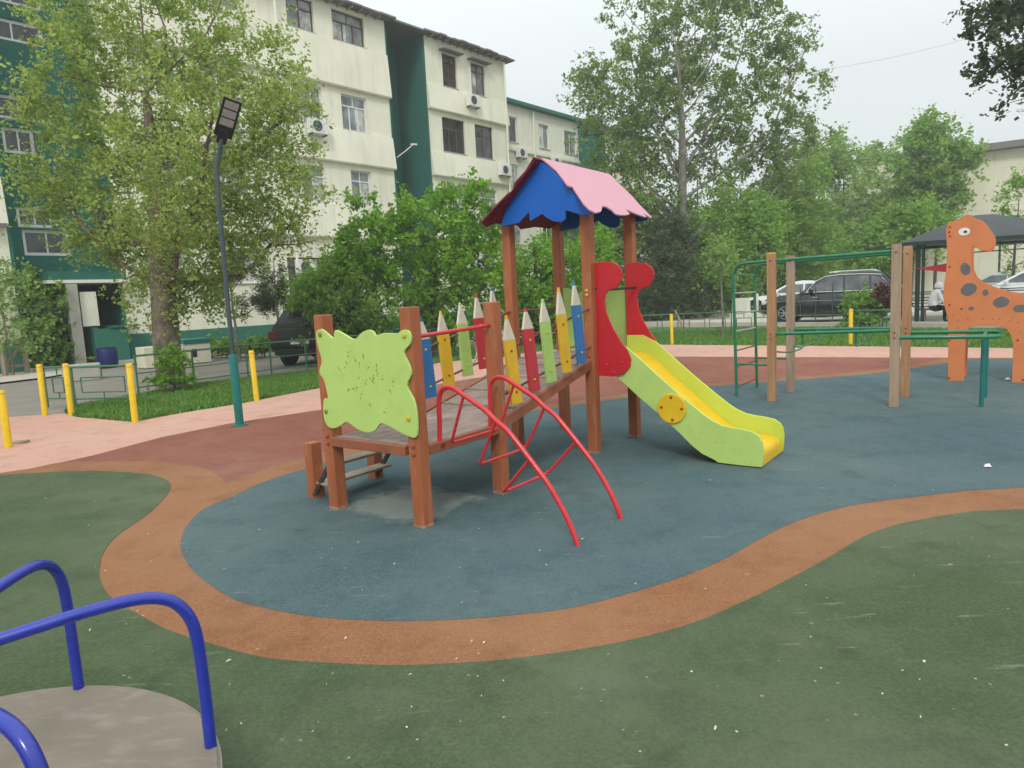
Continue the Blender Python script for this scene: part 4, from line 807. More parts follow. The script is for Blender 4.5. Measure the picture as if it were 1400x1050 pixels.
for i in range(8): b.tube([(.5, .3+i*.25, 7.3), (.5, .3+i*.25, 9.0)], .015, 6)
b.tube([(.5, .3, 9.0), (.5, 2.1, 9.0)], .02, 6).tube([(.5, .3, 7.3), (.5, 2.1, 7.3)], .02, 6).build('balcony_bars', M['white'], ab2)
MB().tube([(-1, -.05, 12.6), (-1, -.05, 13.5)], .06, 8).build('chimney_pipe', M['darktube'], ab2)

# paved strip, lane edge and planting along the wall
def F3(t, off, z=0.0): p = P0+DB*t+DN*off; return (p.x, p.y, z)
sheet('pavement', [F3(-16, 5.2), F3(-9, 4.6), F3(-3.5, 3.4), F3(-1, 1.3), F3(3, 1.15), F3(20, 1.6), F3(30, 1.6), F3(30, -.2), F3(-16, -.2)], 0.03, M['pave'])
sheet('planting_bed', [F3(2.2, .95), F3(12.5, 1.0), F3(20, 1.1), F3(20, .05), F3(2.2, .05)], 0.05, M['dirt'])
# right hand building
rb = PD(1360, 380, 45); rb.z = 0
rbn = thing('cream_hall', rb, 'large plain cream building with dark flat roof behind the gazebo', 'building', -YAW+0.1)
MB().box(-9.0, 30, 0, 12, 0, 9.3).build('wall', M['beige'], rbn)
MB().box(-1.2, 30.4, -.7, 12.5, 9.32, 9.72).build('roof', M['eave'], rbn)
MB().box(-1.5, 1.2, -.06, -.004, 4.6, 5.15).build('window_band', M['gbase'], rbn)
MB().box(2.4, 6.0, -.12, -.004, 5.6, 7.6).build('window_shutter', M['gbase'], rbn)
MB().box(9.0, 12.5, -.12, -.004, 5.6, 7.6).build('window_shutter', M['gbase'], rbn)

# right hand road slab, with kerb
RZ0 = 0.14
def slab(name, pts, z0, z1, mat):
    n = len(pts); me = MB(); me.add([(x, y, z0) for x, y in pts]+[(x, y, z1) for x, y in pts], [tuple(range(n)), tuple(range(2*n-1, n-1, -1))]+[(i, (i+1) % n, n+(i+1) % n, n+i) for i in range(n)])
    o = me.build(name, mat); o['kind'] = 'structure'; return o
kb = [G(x, y, RZ0) for x, y in ((880, 441), (1040, 444), (1130, 443.5), (1260, 442))]
dirk = (kb[-1]-kb[0]).normalized(); prp = Vector((-dirk.y, dirk.x, 0)); 
if prp.y < 0: prp = -prp
ka = kb[0]-dirk*6; ke = kb[-1]+dirk*14
slab('road', [(ka.x, ka.y), (ke.x, ke.y), (ke.x+prp.x*26, ke.y+prp.y*26), (ka.x+prp.x*26, ka.y+prp.y*26)], -0.05, RZ0-.02, M['pave'])
k2 = prp*-.18
slab('kerb', [(ka.x+k2.x, ka.y+k2.y), (ke.x+k2.x, ke.y+k2.y), (ke.x-.002, ke.y-.002), (ka.x-.002, ka.y-.002)], -0.05, RZ0+.03, M['pave'])

# ------------------------------------------------------------------ cars
def make_car(name, loc, rz, label, body, cat='car', L=4.6, Wd=1.86, Ht=1.70, bonnet=1.02, suv=True, group=None, gl_='carglass'):
    t = thing(name, loc, label, cat, rz, group); hl = L/2; hw = Wd/2
    # lower body: rings of a rounded section along the length (x forward)
    st = [(-hl, .80, .52, bonnet-.02), (-hl+.05, .93, .40, bonnet+.03), (-hl+.35, .99, .28, bonnet+.05), (-hl+1.2, 1, .24, bonnet+.03), (0.0, 1, .24, bonnet), (hl-1.35, 1, .24, bonnet-.02), (hl-.7, .98, .25, bonnet-.07), (hl-.25, .92, .30, bonnet-.15), (hl-.06, .82, .36, bonnet-.26), (hl, .74, .44, bonnet-.36)]
    b = MB(); ring = []
    for x, wf, zb, zt in st:
        w_ = hw*wf; h = zt-zb
        half = [(w_*.80, zb), (w_*.96, zb+h*.10), (w_, zb+h*.35), (w_, zb+h*.62), (w_*.975, zb+h*.80), (w_*.93, zb+h*.95), (w_*.84, zt), (w_*.4, zt+.015)]
        ring.append([(x, y, z) for y, z in half]+[(x, -y, z) for y, z in reversed(half)])
    k = len(ring[0]); vs = [v for r_ in ring for v in r_]
    fs = [(i*k+j, i*k+(j+1) % k, (i+1)*k+(j+1) % k, (i+1)*k+j) for i in range(len(ring)-1) for j in range(k)]+[tuple(range(k)), tuple(range(len(ring)*k-1, (len(ring)-1)*k-1, -1))]
    bo = b.add(vs, fs).build('body', M[body], t, smooth=True)
    # cabin
    zr = Ht; rb_, fb = (-hl+.12 if suv else -hl+.75), hl-1.35; rt, ft = (-hl+.72 if suv else -hl+1.25), hl-2.25
    def cab(x, z):  # half width of cabin at height z
        q = (z-bonnet)/(zr-bonnet); return hw*(.93-.20*q)
    prof = [(rb_, bonnet-.02), (rb_+.06, bonnet+.12), (rt-.05, zr-.10), (rt+.12, zr-.02), ((rt+ft)/2, zr+.015), (ft-.15, zr-.02), (ft+.04, zr-.07), (fb-.05, bonnet+.02), (fb, bonnet-.04)]
    b = MB(); n = len(prof); vs = []
    for sgn in (1, -1):
        vs += [(x, sgn*(cab(x, z)-.0), z) for x, z in prof]
    b.add(vs, [tuple(range(n)), tuple(range(2*n-1, n-1, -1))]+[(i, n+i, n+(i+1) % n, (i+1) % n) for i in range(n)])
    cb = b.build('cabin', M[body], t, bevel=.05, seg=3, smooth=True)
    for sgn in (1, -1):
        def gp(x, z): return (x, sgn*(cab(x, z)+.006), z)
        zb_, zt_ = bonnet+.06, zr-.13
        fr = fb-.30; q1 = [(fr, zb_), (ft+.0, zt_), (ft-.55, zt_), (ft-.55, zb_)]
        q2 = [(ft-.62, zb_), (ft-.62, zt_), (ft-1.35, zt_), (ft-1.38, zb_)]
        q3 = [(ft-1.45, zb_), (ft-1.42, zt_), (rt+.25, zt_), (rt+.1, zt_-.1), (rb_+.42, zb_+.08), (rb_+.5, zb_)]
        for q in (q1, q2, q3):
            g = MB().prism(q, lambda a, c, o, sgn=sgn: (a, sgn*(cab(a, c)+.004+o), c), 0, .004).build('side_window', M[gl_], t)
        pts = [(fr+.04, zb_-.03), (ft+.03, zt_+.03), (rt+.22, zt_+.03), (rt+.04, zt_-.1), (rb_+.36, zb_+.06), (rb_+.46, zb_-.03), (fr+.04, zb_-.03)]
        if suv: MB().tube([gp(*p) for p in smooth_line([(a, c, 0) for a, c in pts], 3) for p in [(p.x, p.y)]] if False else [gp(p.x, p.y) for p in smooth_line([(a, c, 0) for a, c in pts], 3)], .014, 6).build('window_trim', M['chrome'], t)
        if suv: MB().tube([(ft-.1, sgn*(hw*.70), zr+.02), (ft-.3, sgn*hw*.70, zr+.055), (rt+.35, sgn*hw*.70, zr+.05), (rt+.2, sgn*hw*.70, zr+.01)], .018, 6).build('roof_rail', M['chrome'], t)
        m_ = MB().box(fb-.52, fb-.38, sgn*(hw+.02) if sgn > 0 else -(hw+.17), (hw+.17) if sgn > 0 else -(hw+.02), bonnet+.02, bonnet+.17).build('mirror', M[body], t, bevel=.03)
        for x in (.35, -.65): MB().box(x, x+.2, sgn*hw-.01, sgn*hw+.025, bonnet-.17, bonnet-.14).build('door_handle', M['chrome' if suv else body], t, bevel=.008)
        b = MB()
        for x in (hl-1.62, ft-.62-.02, ft-1.42): b.box(x, x+.008, sgn*hw*.999-.012, sgn*hw*.999+.003, .42, bonnet-.08)
        b.build('door_seam', M['black'], t)
        MB().box(-hl+.7, hl-.8, sgn*hw*.97-.02, sgn*hw*.97+.02, .22, .34).build('sill_trim', M['black'], t, bevel=.02)
        for x in (hl-.92, -hl+.98):
            wo = MB().lathe([(.2, -.11), (.35, -.11), (.37, -.08), (.37, .08), (.35, .11), (.24, .115)], 28).build('wheel', M['tyre'], t, smooth=True)
            wo.matrix_local = Matrix.Translation((x, sgn*(hw-.10), .37)) @ Matrix.Rotation(R(90), 4, 'X')
            rm = MB(); rm.lathe([(.235, .0), (.235, .1165 if sgn < 0 else .1165), (.22, .118), (.2, .09), (.06, .10), (.05, .115)], 24)
            for q in range(7):
                a = 2*math.pi*q/7; rm.bar((.05*math.cos(a), .05*math.sin(a), .108), (.215*math.cos(a), .215*math.sin(a), .112), .04, .016)
            ro = rm.build('rim', M['rim'], wo); ro.matrix_local = Matrix.Rotation(0 if sgn < 0 else R(180), 4, 'X')
            ar = MB().tube([(x+.42*math.cos(a), sgn*(hw+.004), .37+.42*math.sin(a)) for a in [math.pi*q/16 for q in range(-1, 18)]], .035, 8).build('wheel_arch', M['black'], t, smooth=True)
            MB().lathe([(.40, -.1), (.40, .015)], 28).build('wheel_well', M['black'], t).matrix_local = Matrix.Translation((x, sgn*(hw-.015), .37)) @ Matrix.Rotation(R(90)*(-sgn), 4, 'X')
        tl = MB().box(-hl-.005, -hl+.28, sgn*hw*.62 if sgn > 0 else -hw*.965, hw*.965 if sgn > 0 else -hw*.62, bonnet-.22, bonnet-.02).build('tail_light', M['taillight'], t, bevel=.03)
        MB().box(hl-.34, hl-.08, sgn*hw*.55 if sgn > 0 else -hw*.90, hw*.90 if sgn > 0 else -hw*.55, bonnet-.36, bonnet-.22).build('head_light', M['headlight'], t, bevel=.03)
    def glassq(nm, xb, zb2, xt, zt2, o=.006):
        wb, wt = cab(xb, zb2)*.90, cab(xt, zt2)*.88; d = Vector((zt2-zb2, 0, xb-xt)); d.normalize(); d *= o if xb > 0 else o
        if (d.x > 0) != (xb > 0): d = -d
        MB().add([(xb+d.x, wb, zb2+d.z), (xb+d.x, -wb, zb2+d.z), (xt+d.x, -wt, zt2+d.z), (xt+d.x, wt, zt2+d.z)], [(0, 1, 2, 3)]).build(nm, M[gl_], t)
    e = .12; X0, Z0, X1, Z1 = fb-.05, bonnet+.02, ft+.04, zr-.07
    glassq('windscreen', X0+(X1-X0)*e, Z0+(Z1-Z0)*e, X0+(X1-X0)*(1-e*.5), Z0+(Z1-Z0)*(1-e*.5))
    X0, Z0, X1, Z1 = rb_+.06, bonnet+.12, rt-.05, zr-.10
    glassq('rear_window', X0+(X1-X0)*e, Z0+(Z1-Z0)*e, X0+(X1-X0)*(1-e*.5), Z0+(Z1-Z0)*(1-e*.5))
    MB().box(hl-.12, hl+.012, -.5, .5, .52, .68).build('grille', M['black'], t, bevel=.02)
    MB().box(-hl-.012, -hl+.02, -.26, .26, .62, .73).build('number_plate', M['white'], t)
    MB().box(-hl-.03, -hl+.1, -hw*.8, hw*.8, .34, .50).build('bumper', M['black'], t, bevel=.03)
    return t
cR = G(1140, 441, RZ0)
hx = math.atan2(dirk.y, dirk.x)
cRc = PD(1138, 405, 24.9)
make_car('parked_car', (cRc.x, cRc.y, RZ0-.02), hx+math.pi+.42, 'black sport utility car with chrome window trim parked beyond the far lawn', 'carblack', L=4.75, Ht=1.70, bonnet=1.04)
q = PD(1085, 400, 29.0)
make_car('parked_car', (q.x, q.y, RZ0-.02), hx+math.pi+.35, 'white saloon car half hidden behind the black car', 'carwhite', L=4.5, Wd=1.78, Ht=1.5, bonnet=.98, suv=False)
q = PD(1358, 385, 31); make_car('parked_car', (q.x, q.y, RZ0-.02), hx+math.pi+.2, 'pale silver car seen over the back of the giraffe', 'carsilver', L=4.4, Wd=1.76, Ht=1.45, bonnet=.95, suv=False)
q = PD(1405, 385, 27); make_car('parked_car', (q.x, q.y, RZ0-.02), hx+math.pi+.1, 'white car at the right border behind the gazebo', 'carwhite', L=4.5, Wd=1.8, Ht=1.5, bonnet=.96, suv=False)
rc = G(414, 501); ha = R(80)
make_car('parked_car', (rc.x+math.cos(ha)*2.1, rc.y+math.sin(ha)*2.1, -.02), ha, 'dark four wheel drive car parked beside the left lawn under the bush', 'cargreen', L=4.3, Wd=1.85, Ht=1.66, bonnet=1.0, gl_='darkglass')

# ------------------------------------------------------------------ fences
def fence(name, pts, label, h=0.78, grp=None, fancy=False):
    t = thing(name, pts[0], label, 'fence', 0, grp); o = Vector(pts[0])
    P = [Vector(p)-o for p in pts]
    for z, r_ in ((h, .02), (.16, .013)): MB().tube([p+Vector((0, 0, z)) for p in P], r_, 8).build('rail', M['fencegreen'], t)
    if not fancy: MB().tube([p+Vector((0, 0, h*.56)) for p in P], .012, 8).build('rail', M['fencegreen'], t)
    for p in P: MB().tube([p, p+Vector((0, 0, h))], .02, 8).build('post', M['fencegreen'], t)
    for a, c in zip(P[:-1], P[1:]):
        if not fancy: continue
        d = c-a
        for s0, s1 in (fancy if isinstance(fancy, tuple) else ((.2, .8),)):
            z0, z1 = h*.38, h*.74
            A, B = a+d*s0, a+d*s1; up = Vector((0, 0, 1))
            MB().tube([A+up*z0, A+up*z1], .013, 6).tube([B+up*z0, B+up*z1], .013, 6).tube([A+up*z1, B+up*z1], .013, 6).tube([A+up*z0, B+up*z0], .011, 6).build('hollow_square', M['fencegreen'], t)
            mid = (A+B)/2; MB().tube([mid+up*.16, mid+up*z0], .012, 6).build('stub', M['fencegreen'], t); MB().tube([mid+up*z1, mid+up*h], .012, 6).build('stub', M['fencegreen'], t)
    return t
f1 = [G(66, 557), G(101, 557)]; f2 = [G(104, 558), G(186, 556)]
fence('fence', [tuple(p) for p in f1], 'narrow green tube fence panel with one small hollow square', .72, 'green tube fences', ((.3, .72),))
fence('fence', [tuple(p) for p in f2], 'green tube fence panel with a wide hollow rectangle by the lawn corner', .72, 'green tube fences', ((.14, .86),))
f3 = [G(*p) for p in ((190, 541), (267, 530), (340, 519), (372, 514.5), (420, 509), (470, 503), (540, 496), (600, 488))]
fence('fence', [tuple(p) for p in f3], 'long green tube fence along the back of the left lawn', .78, 'green tube fences')
f4 = [G(*p) for p in ((800, 467), (870, 463), (935, 460.5), (1000, 459), (1062, 458))]
fence('fence', [tuple(p) for p in f4], 'green tube fence across the far lawn behind the slide', .74, 'green tube fences', ((.12, .45), (.55, .88)))
f5 = [G(*p) for p in ((1165, 459), (1212, 459.5), (1245, 460))]
fence('fence', [tuple(p) for p in f5], 'short green tube fence on the far lawn before the gazebo', .70, 'green tube fences', ((.2, .8),))
# slim posts of a wire fence in front of the black car
wf = thing('wire_fence', G(1056, 447), 'slim grey wire fence posts standing before the black car', 'fence'); wo_ = G(1056, 447)
for x, yb_, yt in ((1066, 446, 400), (1094, 446, 392), (1115, 446, 391), (1138, 446.5, 388), (1153, 446.5, 390)):
    p = G(x, yb_)-wo_; hgt = 1.55*(1-(yt-384)/(yb_-384)); MB().tube([p, p+Vector((0, 0, hgt))], .02, 8).build('post', M['polegrey'], wf)
for z in (.4, .9): MB().tube([G(1056, 446.5)-wo_+Vector((0, 0, z)), G(1200, 446.5)-wo_+Vector((0, 0, z))], .006, 6).build('wire', M['steel'], wf)
b = MB(); pw = PD(1030, 414, 26); pw.z = RZ0-.02
tagp(MB().box(-1.0, .75, -.12, .12, 0, .38).box(-.9, -.2, -.1, .1, .38, .95).box(.1, .2, -.05, .05, .38, 1.1).build('whitewashed_wall', M['cream2'], None, bevel=.01), 'low whitewashed wall stub seen through the green ladder', 'wall').matrix_world = Matrix.Translation(pw) @ Matrix.Rotation(hx, 4, 'Z')

# ------------------------------------------------------------------ gazebo, awning, person
gc = PD(1335, 440, 23.0); gc.z = 0.04
gz = thing('gazebo', gc, 'dark roofed open gazebo with railings behind the giraffe', 'gazebo', -YAW+.25)
MB().box(-2.3, 2.3, -2.0, 2.0, -.06, .06).build('floor', M['pave'], gz)
gp_ = []
for x in (-2.0, 2.0):
    for y in (-1.7, 1.7): MB().box(x-.06, x+.06, y-.06, y+.06, .06, 2.62).build('post', M['gazpost'], gz)
for x in (-1.85, 1.85): MB().box(x-.04, x+.04, -1.74, -1.66, .06, 2.62).build('post', M['gazpost'], gz)
hip = MB(); ex, ey = 2.45, 2.15
hip.add([(-ex, -ey, 2.60), (ex, -ey, 2.60), (ex, ey, 2.60), (-ex, ey, 2.60), (-.35, 0, 3.42), (.35, 0, 3.42)], [(0, 1, 5, 4), (1, 2, 5), (2, 3, 4, 5), (3, 0, 4), (3, 2, 1, 0)])
hip.build('roof', M['gazroof'], gz)
MB().box(-ex, ex, -ey, -ey+.03, 2.5, 2.595).box(-ex, ex, ey-.03, ey, 2.5, 2.595).box(-ex, -ex+.03, -ey+.03, ey-.03, 2.5, 2.595).box(ex-.03, ex, -ey+.03, ey-.03, 2.5, 2.595).build('fascia', M['gazpost'], gz)
for y in (-1.7, 1.7):
    for z in (.55, .75, .95): MB().tube([(-1.94, y, z), (1.94, y, z)], .02, 6).build('railing', M['gazpost'], gz)
for x in (-2.0, 2.0):
    for z in (.55, .75, .95): MB().tube([(x, -1.64, z), (x, 1.64, z)], .02, 6).build('railing', M['gazpost'], gz)
MB().box(-1.9, 1.9, -1.5, -1.1, .42, .48).box(-1.8, -1.7, -1.45, -1.15, .06, .42).box(1.7, 1.8, -1.45, -1.15, .06, .42).box(-.05, .05, -1.45, -1.15, .06, .42).build('bench', M['oldwood'], gz)
GW = gz.matrix_basis if False else Matrix.Translation(gc) @ Matrix.Rotation(-YAW+.25, 4, 'Z')
def onto(x, y, dep): return PD(x, y, dep)
p1, p2, p3 = PD(1251, 367.5, 21.3), PD(1312, 357, 21.9), PD(1312, 374, 21.9)
aw = MB(); n_ = (p2-p1).cross(p3-p1).normalized()*.012
aw.add([p1+n_, p2+n_, p3+n_, p1-n_, p2-n_, p3-n_], [(0, 1, 2), (5, 4, 3), (0, 3, 4, 1), (1, 4, 5, 2), (2, 5, 3, 0)])
tagp(aw.build('awning', M['redcloth'], None), 'red triangular cloth awning hanging at the gazebo beside the giraffe neck', 'awning')
# seated person: one skinned body, skin / shirt / trousers by region
def person(loc, rz, label):
    J = dict(pel=(0, 0, .50), sp=(.04, 0, .72), ch=(.10, 0, .93), nk=(.15, 0, 1.06), hd=(.19, 0, 1.17), tp=(.20, 0, 1.27))
    me = bpy.data.meshes.new('person'); V = []; E_ = []; Rr = []
    def nd(p, r_, par=None):
        V.append(p); Rr.append(r_)
        if par is not None: E_.append((par, len(V)-1))
        return len(V)-1
    pel = nd((0, 0, .52), .15); spn = nd((.0, 0, .72), .135, pel); ch = nd((.07, 0, .93), .15, spn); nk = nd((.14, 0, 1.06), .06, ch); hd = nd((.18, 0, 1.16), .095, nk); nd((.19, 0, 1.25), .075, hd)
    for s in (1, -1):
        hip_ = nd((.02, s*.10, .50), .10, pel); kn = nd((.44, s*.13, .50), .07, hip_); an = nd((.42, s*.12, .10), .045, kn); nd((.56, s*.13, .05), .04, an)
        sh = nd((.07, s*.19, .98), .065, ch); el = nd((.16, s*.25, .72), .05, sh); wr = nd((.34, s*.18, .62), .035, el)
        for q in range(4): a_ = nd((.40, s*(.155+.016*q), .615), .011, wr); nd((.45, s*(.155+.016*q), .595), .009, a_)
        nd((.385, s*.14, .63), .011, wr)
    me.from_pydata(V, E_, []); o = bpy.data.objects.new('person', me); COL.objects.link(o)
    sk = o.modifiers.new('skin', 'SKIN'); ss = o.modifiers.new('sub', 'SUBSURF'); ss.levels = 2; ss.render_levels = 2
    for d_, r_ in zip(me.skin_vertices[0].data, Rr): d_.radius = (r_, r_)
    me.skin_vertices[0].data[0].use_root = True
    dg = bpy.context.evaluated_depsgraph_get(); m2 = bpy.data.meshes.new_from_object(o.evaluated_get(dg)); o.modifiers.clear(); o.data = m2; m2.name = 'person'
    m2.materials.clear()
    for k in ('skin', 'shirt', 'trousers', 'black'): m2.materials.append(M[k])
    for p in m2.polygons:
        c = p.center; p.use_smooth = True
        if c.z > 1.08: p.material_index = 0
        elif c.z > .585 and not (c.x > .33): p.material_index = 1
        elif c.x > .345 and c.z > .58: p.material_index = 0
        elif c.z < .085: p.material_index = 3
        else: p.material_index = 2
    o.location = loc; o.rotation_euler = (0, 0, rz)
    MB().lathe([(.118, -.05), (.122, .03), (.10, .09), (.05, .125), (.01, .135)], 16, (.17, 0, 1.17)).build('head_scarf', M['shirt'], o, smooth=True)
    tagp(o, label, 'person'); return o
pp = PD(1275, 424, 21.4); person((pp.x, pp.y, .06), -YAW+.25+.3, 'person in white top and dark trousers seated at the gazebo railing')

# ------------------------------------------------------------------ small things by the entrance
def at_f(t, off): p = P0+DB*t+DN*off; return p
p = G(148, 497, .12); tagp(MB().lathe([(.26, 0), (.29, .1), (.29, .5), (.26, .55), (.27, .58)], 20).build('barrel', M['barrel'], None, smooth=True), 'dark blue barrel standing by the building entrance', 'barrel').location = (p.x, p.y, .04)
p = G(113, 519); tagp(MB().box(-.42, .42, -.25, .25, 0, .42).build('concrete_block', M['concrete'], None, bevel=.03), 'pale concrete block on the lane edge behind the fence panels', 'block').matrix_world = Matrix.Translation((p.x, p.y, -.02)) @ Matrix.Rotation(.5, 4, 'Z')
p = G(238, 499); bxx = thing('utility_box', p, 'pale low utility box with teal lid behind the thick tree trunk', 'box', -YAWB)
MB().box(-.3, .3, -.95, 1.05, 0, .62).build('casing', M['beige'], bxx, bevel=.015); MB().box(-.34, .34, .2, 1.1, .625, .76).build('lid', M['teal'], bxx, bevel=.01); MB().box(.301, .31, .45, .6, .2, .45).build('handle_plate', M['black'], bxx)
p = G(24, 513); tr = thing('timber_trestle', p, 'weathered timber trestle with diagonal brace at the left border', 'trestle', 0)
pr = (G(38, 511)-p); pl_ = (G(8, 515)-p); up = Vector((0, 0, 1))
for q in (pl_, pr, pl_*2.6): MB().bar(q, q+up*.95, .11, .11, up=(1, 0, 0)).build('post', M['oldwood'], tr)
MB().bar(pl_*2.6+up*1.0, pr+up*1.0, .12, .1).build('top_beam', M['oldwood'], tr); MB().bar(pl_+up*.28, pr+up*.28, .07, .09).build('cross_beam', M['oldwood'], tr); MB().bar(pl_+up*.3, pr+up*.93, .06, .08).build('brace', M['oldwood'], tr)
# pipe frame beyond the gazebo
p = PD(1362, 384, 33); p.z = .1; pf_ = thing('pipe_frame', p, 'thin grey pipe frame standing before the cream building', 'pipe frame', hx)
for x in (-1.6, .1, 1.9): MB().tube([(x, 0, 0), (x, 0, 3.2)], .05, 8).build('post', M['gazpost'], pf_)
for z in (2.5, 2.75): MB().tube([(-1.6, 0, z), (1.9, 0, z)], .03, 8).build('rail', M['gazpost'], pf_)
p = PD(1148, 200, 62); mast = thing('antenna_mast', (p.x, p.y, 0), 'thin dark antenna mast rising above the far trees', 'mast')
MB().tube([(0, 0, 0), (0, 0, PD(1148, 172, 62).z)], [.08, .05], 8).build('pole', M['darktube'], mast); MB().tube([(-.4, 0, p.z+.3), (.4, 0, p.z+.3)], .03, 6).build('cross_arm', M['darktube'], mast)

ca, cb_ = PD(1050, 108, 44), PD(1420, 26, 40); mid_ = (ca+cb_)/2-Vector((0, 0, .35))
tagp(MB().tube(smooth_line([ca, mid_, cb_], 8), .006, 6).build('overhead_cable', M['darktube'], None), 'thin overhead cable crossing the sky beside the tall tree', 'cable')
# ------------------------------------------------------------------ litter
def flakes(n):
    b = MB()
    for i in range(n):
        x, y = rng.uniform(40, 1390), rng.uniform(600, 1045)
        p = G(x, y); s = rng.uniform(.003, .008)*(1+.8*(rng.random() < .08)); a = rng.uniform(0, 6.28); e = rng.uniform(.25, 1)
        if math.hypot(p.x-CX, p.y-CY) < CR+.02: continue
        ca_, sa = math.cos(a), math.sin(a)
        pts = [(s, 0), (.2*s, .7*s*e), (-s*.9, .3*s*e), (-.5*s, -.6*s*e), (.5*s, -.5*s*e)]
        b.add([(p.x+u*ca_-v*sa, p.y+u*sa+v*ca_, .019+rng.uniform(0, .006)) for u, v in pts], [(0, 1, 2, 3, 4)])
    return b
tagp(flakes(190).build('litter', M['flake'], None), None, None, None, 'stuff')
for (x, y, s, lab) in ((1350, 640, .035, 'white paper scrap on the blue rubber at the right'), (1378, 520, .05, 'crumpled white paper at the giraffe foot')):
    p = G(x, y); b = MB(); k = 9; rs = random.Random(x)
    vs = [(p.x+s*math.cos(a)*rs.uniform(.6, 1.2), p.y+s*.7*math.sin(a)*rs.uniform(.6, 1.2), .014) for a in [6.283*i/k for i in range(k)]]+[(p.x+s*.5*math.cos(a), p.y+s*.4*math.sin(a), .014+s*rs.uniform(.3, .7)) for a in [6.283*i/k for i in range(k)]]+[(p.x, p.y, .014+s*.55)]
    fs = [(i, (i+1) % k, k+(i+1) % k, k+i) for i in range(k)]+[(k+i, k+(i+1) % k, 2*k) for i in range(k)]
    tagp(b.add(vs, fs).build('paper_scrap', M['paper'], None), lab, 'litter')

# ------------------------------------------------------------------ trees and plants
def quads(name, C, A, B, mat, parent, cup=None):
    """C centres, A half-length vectors, B half-width vectors -> one mesh of pointed leaves"""
    n = len(C); V = np.empty((n, 4, 3)); V[:, 0] = C-A; V[:, 1] = C+B-A*.1; V[:, 2] = C+A; V[:, 3] = C-B-A*.1
    me = bpy.data.meshes.new(name); me.vertices.add(4*n); me.vertices.foreach_set('co', V.reshape(-1).astype(np.float32))
    me.loops.add(4*n); me.loops.foreach_set('vertex_index', np.arange(4*n, dtype=np.int32))
    me.polygons.add(n); me.polygons.foreach_set('loop_start', np.arange(0, 4*n, 4, dtype=np.int32)); me.update(); me.validate()
    me.materials.append(M[mat]); o = bpy.data.objects.new(name, me); COL.objects.link(o)
    if parent is not None: o.parent = parent
    return o
def unit(v): return v/np.maximum(1e-9, np.linalg.norm(v, axis=-1, keepdims=True))
